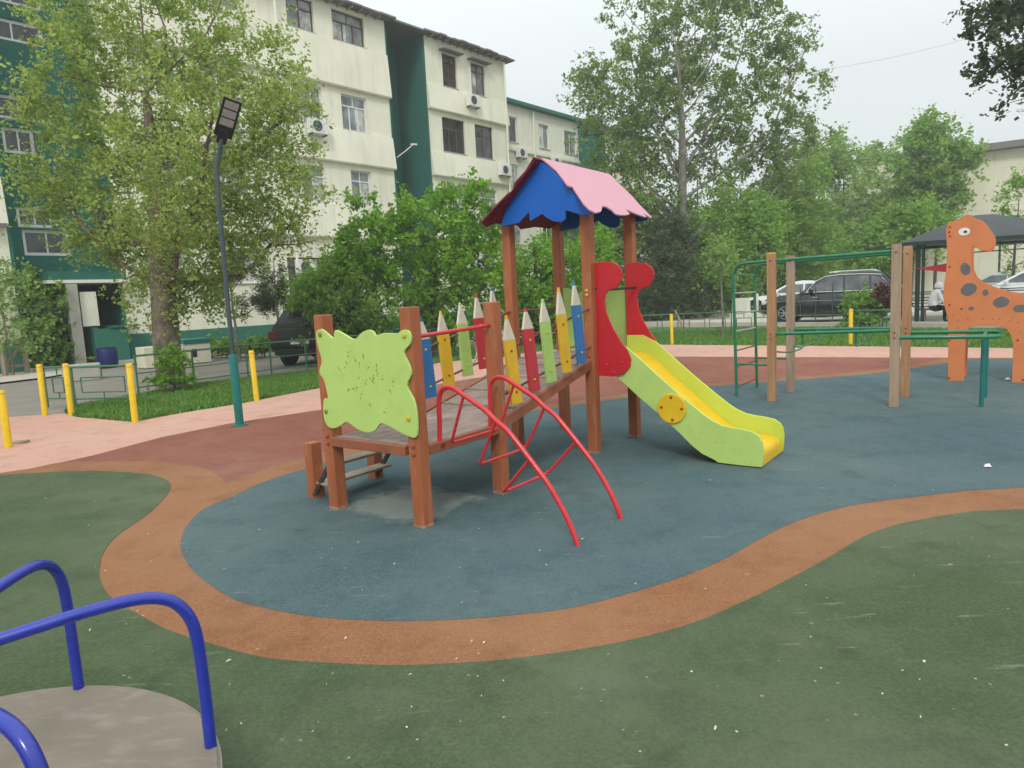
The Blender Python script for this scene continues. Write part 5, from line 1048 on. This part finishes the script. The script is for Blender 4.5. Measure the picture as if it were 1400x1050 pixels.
def tree(name, base, label, lobes, leaf, bark_, nclump, per, size, sig, trunk_r, trunk_top, lean=(0, 0), cat='tree', grp=None, limbs=9, droop=.3, needle=False, forks=None, low=.35, flat=.75, hollow=.55, extra=None, rise=.5):
    """lobes: (cx, cy, cz, rx, ry, rz, weight) about the base; clumps fill them, limbs and twigs reach for the clumps"""
    t = thing(name, base, label, cat, 0, grp)
    Wt = np.array([l[6] for l in lobes], float); Wt /= Wt.sum(); cl_ = []
    bump_ = [(unit(rng.normal(size=(7, 3))), rng.uniform(-.35, .38, 7)) for _ in lobes]
    while len(cl_) < nclump:
        li = rng.choice(len(lobes), p=Wt); l = lobes[li]; d = unit(rng.normal(size=3)); r_ = rng.random()**(1/3)
        r_ = hollow+(1-hollow)*r_ if rng.random() < .6 else r_
        c = np.array(l[:3])+d*np.array(l[3:6])*r_*(1+.12*rng.normal())*(1+float(np.sum(bump_[li][1]*np.maximum(0, bump_[li][0]@d)**4)))
        if c[2] > .25: cl_.append(c)
    cl_ = np.array(cl_)
    # trunk
    tb = MB(); top = np.array([lean[0], lean[1], trunk_top])
    tp = [Vector((0, 0, -.05)), Vector((0, 0, .12))]+[Vector((lean[0]*q**1.3+.06*trunk_top/6*math.sin(q*5+trunk_r*40), lean[1]*q**1.3+.05*trunk_top/6*math.cos(q*4), trunk_top*q)) for q in (.12, .25, .4, .55, .7, .85, 1.0)]
    tr_ = [trunk_r*1.45, trunk_r*1.12]+[trunk_r*k for k in (1, .95, .88, .76, .6, .42, .22)]
    tp2 = smooth_line(tp, 3); rr = np.interp(np.linspace(0, len(tp)-1, len(tp2)), range(len(tp)), tr_).tolist()
    tb.tube(tp2, rr, 14); tr_o = tb.build('trunk', M[bark_], t, smooth=True)
    # limbs
    sites = [np.array(p) for p in tp2 if p.z > trunk_top*low]; siter = [r_ for p, r_ in zip(tp2, rr) if p.z > trunk_top*low]
    lb_ = MB(); idx = rng.choice(len(cl_), size=min(limbs, len(cl_)), replace=False)
    # prefer spread-out targets
    tg = [cl_[idx[0]]]
    for _ in range(limbs-1):
        cand = cl_[rng.choice(len(cl_), 30)]; dd = np.min(np.linalg.norm(cand[:, None]-np.array(tg)[None], axis=2), axis=1); tg.append(cand[np.argmax(dd)])
    LP, LR = list(sites), list(siter)
    for g in tg:
        S = np.array(sites); k = np.argmin(np.linalg.norm(S-g, axis=1)+np.maximum(0, S[:, 2]-g[2]+rise*np.hypot(S[:, 0]-g[0], S[:, 1]-g[1]))*3); s0 = S[k]; r0 = min(siter[k]*.5, trunk_r*.33)
        mid = (s0+g)/2+np.array([0, 0, -.08*np.linalg.norm(g-s0)])+rng.normal(size=3)*.06*np.linalg.norm(g-s0)
        pts = smooth_line([Vector(s0), Vector(s0*.7+mid*.3), Vector(mid), Vector(mid*.4+g*.6), Vector(g)], 3); rs_ = np.linspace(r0, max(.012, r0*.22), len(pts)).tolist()
        lb_.tube(pts, rs_, 8); LP += [np.array(p) for p in pts]; LR += rs_
    LPa = np.array(LP); LRa = np.array(LR)
    for c in cl_[rng.choice(len(cl_), min(len(cl_), 160), replace=False)]:
        dd = np.linalg.norm(LPa-c, axis=1)+np.maximum(0, LPa[:, 2]-c[2])*1.5; k = int(np.argmin(dd)); s0 = LPa[k]
        if np.linalg.norm(s0-c) < .12: continue
        r0 = min(LRa[k]*.6, .03*trunk_r/.2); m_ = (s0+c)/2+np.array([0, 0, .05])+rng.normal(size=3)*.08*np.linalg.norm(c-s0)
        lb_.tube([Vector(s0), Vector(m_), Vector(c)], [r0, r0*.7, max(.004, r0*.3)], 5, cap=False)
    lb_.build('limbs', M[bark_], tr_o, smooth=True)
    # leaves
    ns = 5; ctr = np.array([np.average([l[0] for l in lobes]), np.average([l[1] for l in lobes]), np.average([l[2] for l in lobes])])
    outw = unit(cl_-ctr); sg = sig*(.55+.9*rng.random(len(cl_)))
    SD = unit(rng.normal(size=(len(cl_), ns, 3))+outw[:, None]*.7+np.array([0, 0, .25-droop]))            # sprigs fanning out of each clump
    SL = (sg[:, None]*rng.uniform(1.2, 3.0, (len(cl_), ns)))
    ci = np.repeat(np.arange(len(cl_)), per); n = len(ci); si = rng.integers(0, ns, n); u = rng.random(n)**.8
    C = cl_[ci]+SD[ci, si]*(SL[ci, si]*(u-.15))[:, None]+rng.normal(size=(n, 3))*(sg[ci]*.30*(1.1-.5*u))[:, None]-np.array([0, 0, 1])*(droop*.35*SL[ci, si]*u**2)[:, None]
    if extra is not None: C = np.vstack([C, extra(cl_)]); n = len(C)
    C = C[C[:, 2] > .06]; n = len(C)
    A = unit(rng.normal(size=(n, 3))*np.array([1, 1, .6])-np.array([0, 0, droop])); Bv = unit(np.cross(A, rng.normal(size=(n, 3))))
    s = size*(.45+1.0*rng.random(n)**1.3)[:, None]
    quads('crown', C, A*s*.5, Bv*s*(.07 if needle else .30), leaf, t)
    return t
def lob(base, dep, items):      # lobes from picture extents at one depth: (px, py, rx_px, rz_px, weight)
    out = []
    for px, py, rx, rz, w_, *dy in items:
        p = PD(px, py, dep+(dy[0] if dy else 0)); k = dep/F
        out.append((p.x-base.x, p.y-base.y, p.z, rx*k, min(rx, rz)*k*.95+.2, rz*k, w_))
    return out
def fwd(p): return (Vector(p)-ORG).dot(FW)

b1 = G(236, 531); d = fwd(b1)
tree('broadleaf_tree', b1, 'tall pale green tree with thick trunk on the left lawn corner', lob(b1, d, [(225, 40, 140, 90, 3), (150, 140, 100, 80, 1.8), (270, 150, 135, 95, 3.2), (350, 110, 75, 80, 1.3), (130, 245, 85, 75, 1.6), (250, 250, 120, 80, 2.6), (350, 250, 90, 70, 1.6), (165, 320, 90, 45, 1), (335, 320, 85, 50, 1.3), (255, 345, 70, 45, 1.0), (230, -60, 150, 90, 2), (100, 50, 55, 75, .9), (85, 150, 55, 70, .9), (70, 250, 50, 45, .8), (200, 395, 45, 45, .45), (275, 395, 45, 35, .4), (235, 190, 70, 80, 1.5, -2.2), (240, 290, 60, 60, 1.1, -1.8), (380, 190, 40, 60, .6)]),
     'leaf_elm', 'bark', 900, 92, .085, .24, .27, 6.0, lean=(.1, .1), limbs=16, droop=.5, low=.32, hollow=.3)
b2 = G(596, 487); d = fwd(b2)
tree('bushy_tree', b2, 'bright green bushy tree behind the low platform', lob(b2, d, [(560, 335, 85, 55, 3), (490, 335, 45, 35, 1.1), (640, 350, 50, 55, 2), (625, 285, 45, 32, 1.1), (540, 390, 75, 45, 2), (640, 405, 52, 40, 1.6), (480, 385, 35, 35, .7), (530, 295, 55, 28, .9), (610, 435, 60, 30, 1), (665, 310, 30, 30, .5), (460, 370, 28, 26, .5), (580, 450, 90, 25, 1)]),
     'leaf_bright', 'barkdark', 430, 88, .12, .22, .10, 3.2, limbs=14, low=.15, hollow=.35, droop=.25)
b3 = G(470, 497); d = fwd(b3)
tree('shrub', b3, 'dark green shrub beside the parked dark car', lob(b3, d, [(455, 420, 55, 45, 2), (510, 440, 50, 40, 1.5), (430, 395, 35, 25, .8), (470, 462, 60, 25, 1)]), 'leaf_mid', 'barkdark', 190, 90, .10, .22, .05, 1.6, cat='shrub', limbs=8, low=.1, hollow=.3)
b4 = G(735, 470); d = fwd(b4)
tree('bushy_tree', b4, 'green bush tree seen between the roof posts', lob(b4, d, [(740, 375, 55, 45, 2), (735, 420, 60, 40, 1.5), (800, 360, 45, 50, 1.4), (780, 420, 50, 40, 1)]), 'leaf_bright', 'barkdark', 250, 80, .13, .3, .10, 3.4, limbs=9, low=.15, hollow=.35)
b5 = G(938, 437); d = fwd(b5)
tree('tall_poplar', b5, 'very tall grey green tree rising beyond the far lawn', lob(b5, d, [(900, 60, 70, 80, 2.2), (990, 50, 75, 80, 2.4), (850, 130, 60, 60, 1.6), (1050, 130, 65, 60, 1.6), (940, 150, 90, 70, 2.4), (1090, 185, 45, 35, .8), (830, 190, 50, 50, 1.1), (880, 235, 70, 50, 1.4), (1010, 215, 75, 45, 1.3), (950, -40, 90, 60, 1.8), (870, 300, 60, 40, .8), (1060, 250, 40, 25, .5), (810, 110, 25, 30, .4), (1080, 60, 30, 40, .5), (1030, -30, 50, 50, .8)]),
     'leaf_poplar', 'barkgrey', 1000, 66, .175, .33, .26, 13.0, lean=(-.3, 0), limbs=34, low=.2, hollow=.25, droop=.5, rise=1.1)
b6 = G(905, 441.5); d = fwd(b6)
tree('conifer_tree', b6, 'dark dense conifer right behind the slide', lob(b6, d, [(905, 395, 45, 40, 2), (915, 350, 35, 40, 1.6), (885, 415, 35, 25, 1), (945, 410, 30, 28, 1), (918, 310, 22, 30, .8), (860, 400, 25, 30, .7)]), 'leaf_conif', 'barkdark', 330, 80, .30, .33, .14, 4.8, limbs=12, low=.1, needle=True, droop=.1, hollow=.3)
def small_tree(px, by, items, label, leaf='leaf_mid', nc=170, per=70, size=.16, sig=.34, dep=None, tr=.1, top=None, name='broadleaf_tree', bk='barkdark', raw=None):
    b_ = G(px, by) if dep is None else PD(px, by, dep); b_.z = 0
    dd = fwd(b_); L_ = lob(b_, dd, items); tz = top if top else max(l[2] for l in L_)*.85
    return tree(name, b_, label, L_, leaf, bk, nc, per, size, sig, tr, tz, limbs=9, low=.2, hollow=.3, grp='trees beyond the far lawn' if name == 'broadleaf_tree' else None)
small_tree(1010, 440, [(1010, 330, 45, 55, 2), (1035, 300, 35, 35, 1), (985, 370, 35, 35, 1)], 'yellow green young tree left of the ladder frame', 'leaf_mid', 200, 75, .18, .4, dep=32)
small_tree(1075, 430, [(1080, 300, 50, 60, 2), (1050, 340, 40, 40, 1.2), (1100, 350, 45, 40, 1.2), (1095, 250, 35, 35, .8)], 'green tree behind the white car', 'leaf_mid', 260, 75, .22, .5, dep=39)
small_tree(1150, 430, [(1150, 270, 55, 60, 2), (1130, 220, 35, 30, 1), (1165, 330, 60, 50, 1.5), (1190, 300, 30, 40, .7)], 'pale green tree above the black car', 'leaf_pale', 270, 75, .24, .55, dep=44)
small_tree(1210, 420, [(1205, 255, 35, 40, 1.2), (1215, 310, 45, 45, 1.4), (1200, 220, 22, 20, .5)], 'hazy slim tree between the pale tree and the round topped tree', 'leaf_pale', 190, 70, .26, .5, dep=52)
small_tree(1280, 420, [(1275, 218, 42, 36, 2), (1285, 262, 32, 36, 1.1), (1250, 255, 28, 36, .9), (1270, 186, 24, 20, .7), (1312, 214, 20, 14, .45)], 'round topped tree standing before the cream building', 'leaf_mid', 260, 70, .26, .5, dep=43)
small_tree(1245, 430, [(1235, 315, 38, 30, 1.5), (1210, 345, 35, 30, 1.2), (1268, 310, 26, 18, .6), (1180, 352, 35, 28, .8)], 'bright low tree left of the gazebo roof', 'leaf_mid', 190, 70, .2, .42, dep=34)
small_tree(840, 440, [(840, 340, 45, 45, 1.2), (800, 320, 35, 45, 1), (860, 300, 40, 40, 1), (815, 380, 45, 40, 1)], 'dull green tree behind the roof post and red boards', 'leaf_poplar', 220, 70, .2, .42, dep=33)
small_tree(960, 436, [(965, 350, 45, 50, 1.3), (950, 300, 40, 40, 1), (1000, 405, 50, 25, .9), (950, 405, 40, 25, .8)], 'mid green tree at the foot of the tall grey green tree', 'leaf_mid', 200, 70, .19, .4, dep=38)
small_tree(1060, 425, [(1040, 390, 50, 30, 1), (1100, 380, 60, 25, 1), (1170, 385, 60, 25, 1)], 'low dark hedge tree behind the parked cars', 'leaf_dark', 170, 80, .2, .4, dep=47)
small_tree(1385, 420, [(1396, 250, 14, 14, .8), (1371, 275, 8, 16, .45), (1385, 335, 9, 40, .6), (1378, 300, 10, 12, .4), (1410, 320, 16, 50, .7)], 'thin leafy tree hiding the gazebo roof at the right border', 'leaf_mid', 70, 36, .12, .2, dep=29, tr=.06)
# dark overhanging crown at the upper right, its trunk outside the frame
b7 = PD(1560, 420, 17); b7.z = 0; d = 15
tree('plane_tree', b7, 'dark leafy branches hanging in at the upper right corner', lob(b7, d, [(1395, 10, 45, 35, 1.0), (1450, -20, 80, 70, 2.2), (1368, 70, 26, 26, .55), (1400, 85, 28, 22, .5), (1500, 60, 90, 70, 2), (1570, 0, 120, 90, 2), (1403, 128, 14, 18, .2), (1352, 18, 22, 20, .4)]), 'leaf_plane_dark', 'barkdark', 250, 55, .125, .2, .2, 6.8, limbs=14, low=.4, hollow=.3, droop=.5)
# left border shrubs by the entrance
b8 = G(70, 506); d = fwd(b8)
tree('shrub', b8, 'dark green shrub in front of the building entrance', lob(b8, d, [(66, 440, 26, 42, 2), (78, 405, 20, 24, .8), (55, 395, 22, 22, .7), (66, 480, 28, 22, 1)]), 'leaf_mid', 'bark', 120, 60, .12, .17, .045, 2.2, cat='shrub', limbs=7, low=.1)
b9 = G(18, 514); d = fwd(b9)
tree('shrub', b9, 'loose pale shrub above the timber trestle', lob(b9, d, [(14, 420, 28, 40, 1.5), (5, 380, 25, 30, .8), (30, 455, 20, 20, .6)]), 'leaf_pale', 'bark', 55, 40, .12, .28, .04, 2.4, cat='shrub', limbs=6, low=.1)
b10 = PD(72, 480, fwd(G(70, 506))+1.6); b10.z = 0
tree('shrub', b10, 'shrub with leaves coloured dark for the shady gap behind the trestle and entrance shrub', lob(b10, fwd(b10), [(55, 482, 35, 24, 1.5), (20, 490, 45, 22, 1)]), 'leaf_dark', 'barkdark', 130, 80, .14, .25, .04, 1.0, cat='shrub', limbs=6, low=.1)  # dark leaf colour carries the shade of the gap under the shrubs
# slim pines against the plinth
for (px, by, its, lab) in ((327, 492, [(318, 385, 26, 26, 1), (335, 355, 28, 25, 1), (345, 418, 26, 14, .6)], 'slim young pine against the green plinth'), (386, 490, [(378, 385, 20, 22, 1), (372, 408, 24, 12, .6)], 'slim young pine beside the dark parked car')):
    b_ = G(px, by); tree('young_pine', b_, lab, lob(b_, fwd(b_), its), 'leaf_conif', 'barkgrey', 55, 55, .2, .17, .045, 3.0, cat='tree', limbs=7, low=.45, needle=True, droop=.0)
b_ = G(240, 537); tree('shrub', b_, 'low leafy shoots round the foot of the thick trunk', lob(b_, fwd(b_), [(240, 524, 36, 10, 1.5), (218, 528, 16, 9, .6), (262, 528, 16, 9, .5), (235, 492, 20, 16, .3)]), 'leaf_bright', 'barkdark', 60, 30, .08, .08, .02, .45, cat='shrub', limbs=6, low=.05)
for k, (px, by, rx) in enumerate(((290, 489, 14), (310, 489, 16), (340, 488, 14), (362, 488, 10))):
    b_ = G(px, by); tree('low_plant', b_, ['leftmost leafy plant at the green plinth', 'leafy plant under the first slim pine', 'leafy plant between the two slim pines', 'small leafy plant next to the dark car'][k], lob(b_, fwd(b_), [(px, by-9, rx, 12, 1)]), 'leaf_mid', 'barkdark', 18, 40, .15, .14, .015, .3, cat='plant', limbs=4, low=.05)
b_ = G(1188, 452); tree('shrub', b_, 'small green shrub in front of the black car rear wheel', lob(b_, fwd(b_), [(1185, 420, 20, 18, 1.4), (1180, 437, 18, 10, .7), (1172, 412, 10, 10, .4)]), 'leaf_mid', 'barkdark', 80, 45, .11, .17, .03, .9, cat='shrub', limbs=6, low=.05)
b_ = G(1206, 452); tree('shrub', b_, 'small dark red shrub beside the tail of the black car', lob(b_, fwd(b_), [(1202, 405, 9, 14, 1)]), 'leaf_purple', 'barkdark', 24, 40, .11, .14, .02, .9, cat='shrub', limbs=4, low=.1)
b_ = G(988, 462); tree('sapling', b_, 'thin pale sapling on the far lawn left of the ladder', lob(b_, fwd(b_), [(985, 345, 14, 22, 1), (995, 370, 12, 14, .5)]), 'leaf_pale', 'barkgrey', 36, 40, .11, .2, .035, 2.6, cat='sapling', limbs=5, low=.5)
ls = G(936, 455); tagp(MB().tube([(0, 0, 0), (-.12, .1, .4), (-.28, .2, .8)], [.045, .04, .035], 8).build('leaning_stake', M['oldwood'], None, smooth=True), 'pale leaning stake beside the bollard behind the slide', 'stake').location = ls
# dark mass of trees closing the view between the blocks
far_items = [(760, 330, 60, 40, 1), (860, 345, 70, 45, 1), (960, 340, 70, 50, 1.2), (1060, 330, 70, 50, 1.2), (1160, 320, 70, 50, 1.2), (1240, 340, 40, 35, .7), (900, 390, 140, 25, 1), (1120, 385, 160, 25, 1), (1340, 390, 100, 20, .5)]
bF = PD(1020, 400, 62); bF.z = 0
C = []
for l in lob(bF, 62, far_items):
    k = int(2600*l[6]); dd = unit(rng.normal(size=(k, 3)))*(rng.random((k, 1))**.4); C.append(np.array(l[:3])+dd*np.array([l[3], 3.0, l[5]])*(1+.1*rng.normal(size=(k, 1))))
C = np.vstack(C)+np.array([bF.x, bF.y, 0]); C = C[C[:, 2] > 0.1]; n = len(C); A = unit(rng.normal(size=(n, 3))); Bv = unit(np.cross(A, rng.normal(size=(n, 3)))); s = (.3+.4*rng.random(n))[:, None]
tagp(quads('distant_foliage', C, A*s*.6, Bv*s*.4, 'leaf_pale', None), None, None, None, 'stuff')

# ------------------------------------------------------------------ grass blades on the lawns
def inside(poly, X, Y):
    r_ = np.zeros(len(X), bool); n = len(poly)
    for i in range(n):
        x1, y1 = poly[i]; x2, y2 = poly[(i+1) % n]; c = ((y1 > Y) != (y2 > Y)) & (X < (x2-x1)*(Y-y1)/(y2-y1+1e-12)+x1); r_ ^= c
    return r_
def blades(name, px0, px1, n):
    P = np.array(lawn_poly); X = rng.uniform(px0[0], px1[0], n*3); Y = rng.uniform(px0[1], px1[1], n*3); m_ = inside(lawn_poly, X, Y); X, Y = X[m_][:n], Y[m_][:n]; n = len(X)
    h = rng.uniform(.03, .085, n); a = rng.uniform(0, 6.28, n); wd = rng.uniform(.004, .009, n)*1.6
    V = np.zeros((n, 3, 3)); V[:, 0] = np.c_[X-wd*np.cos(a), Y-wd*np.sin(a), np.full(n, -.004)]; V[:, 1] = np.c_[X+wd*np.cos(a), Y+wd*np.sin(a), np.full(n, -.004)]
    V[:, 2] = np.c_[X+rng.normal(0, .03, n), Y+rng.normal(0, .03, n), h]
    me = bpy.data.meshes.new(name); me.vertices.add(3*n); me.vertices.foreach_set('co', V.reshape(-1).astype(np.float32)); me.loops.add(3*n); me.loops.foreach_set('vertex_index', np.arange(3*n, dtype=np.int32)); me.polygons.add(n); me.polygons.foreach_set('loop_start', np.arange(0, 3*n, 3, dtype=np.int32)); me.update(); me.validate(); me.materials.append(M['grass'])
    o = bpy.data.objects.new(name, me); COL.objects.link(o); return tagp(o, None, None, None, 'stuff')
blades('grass', (-8, 9.9), (-1, 18), 60000)
blades('grass', (-1, 13.5), (16, 26), 70000)
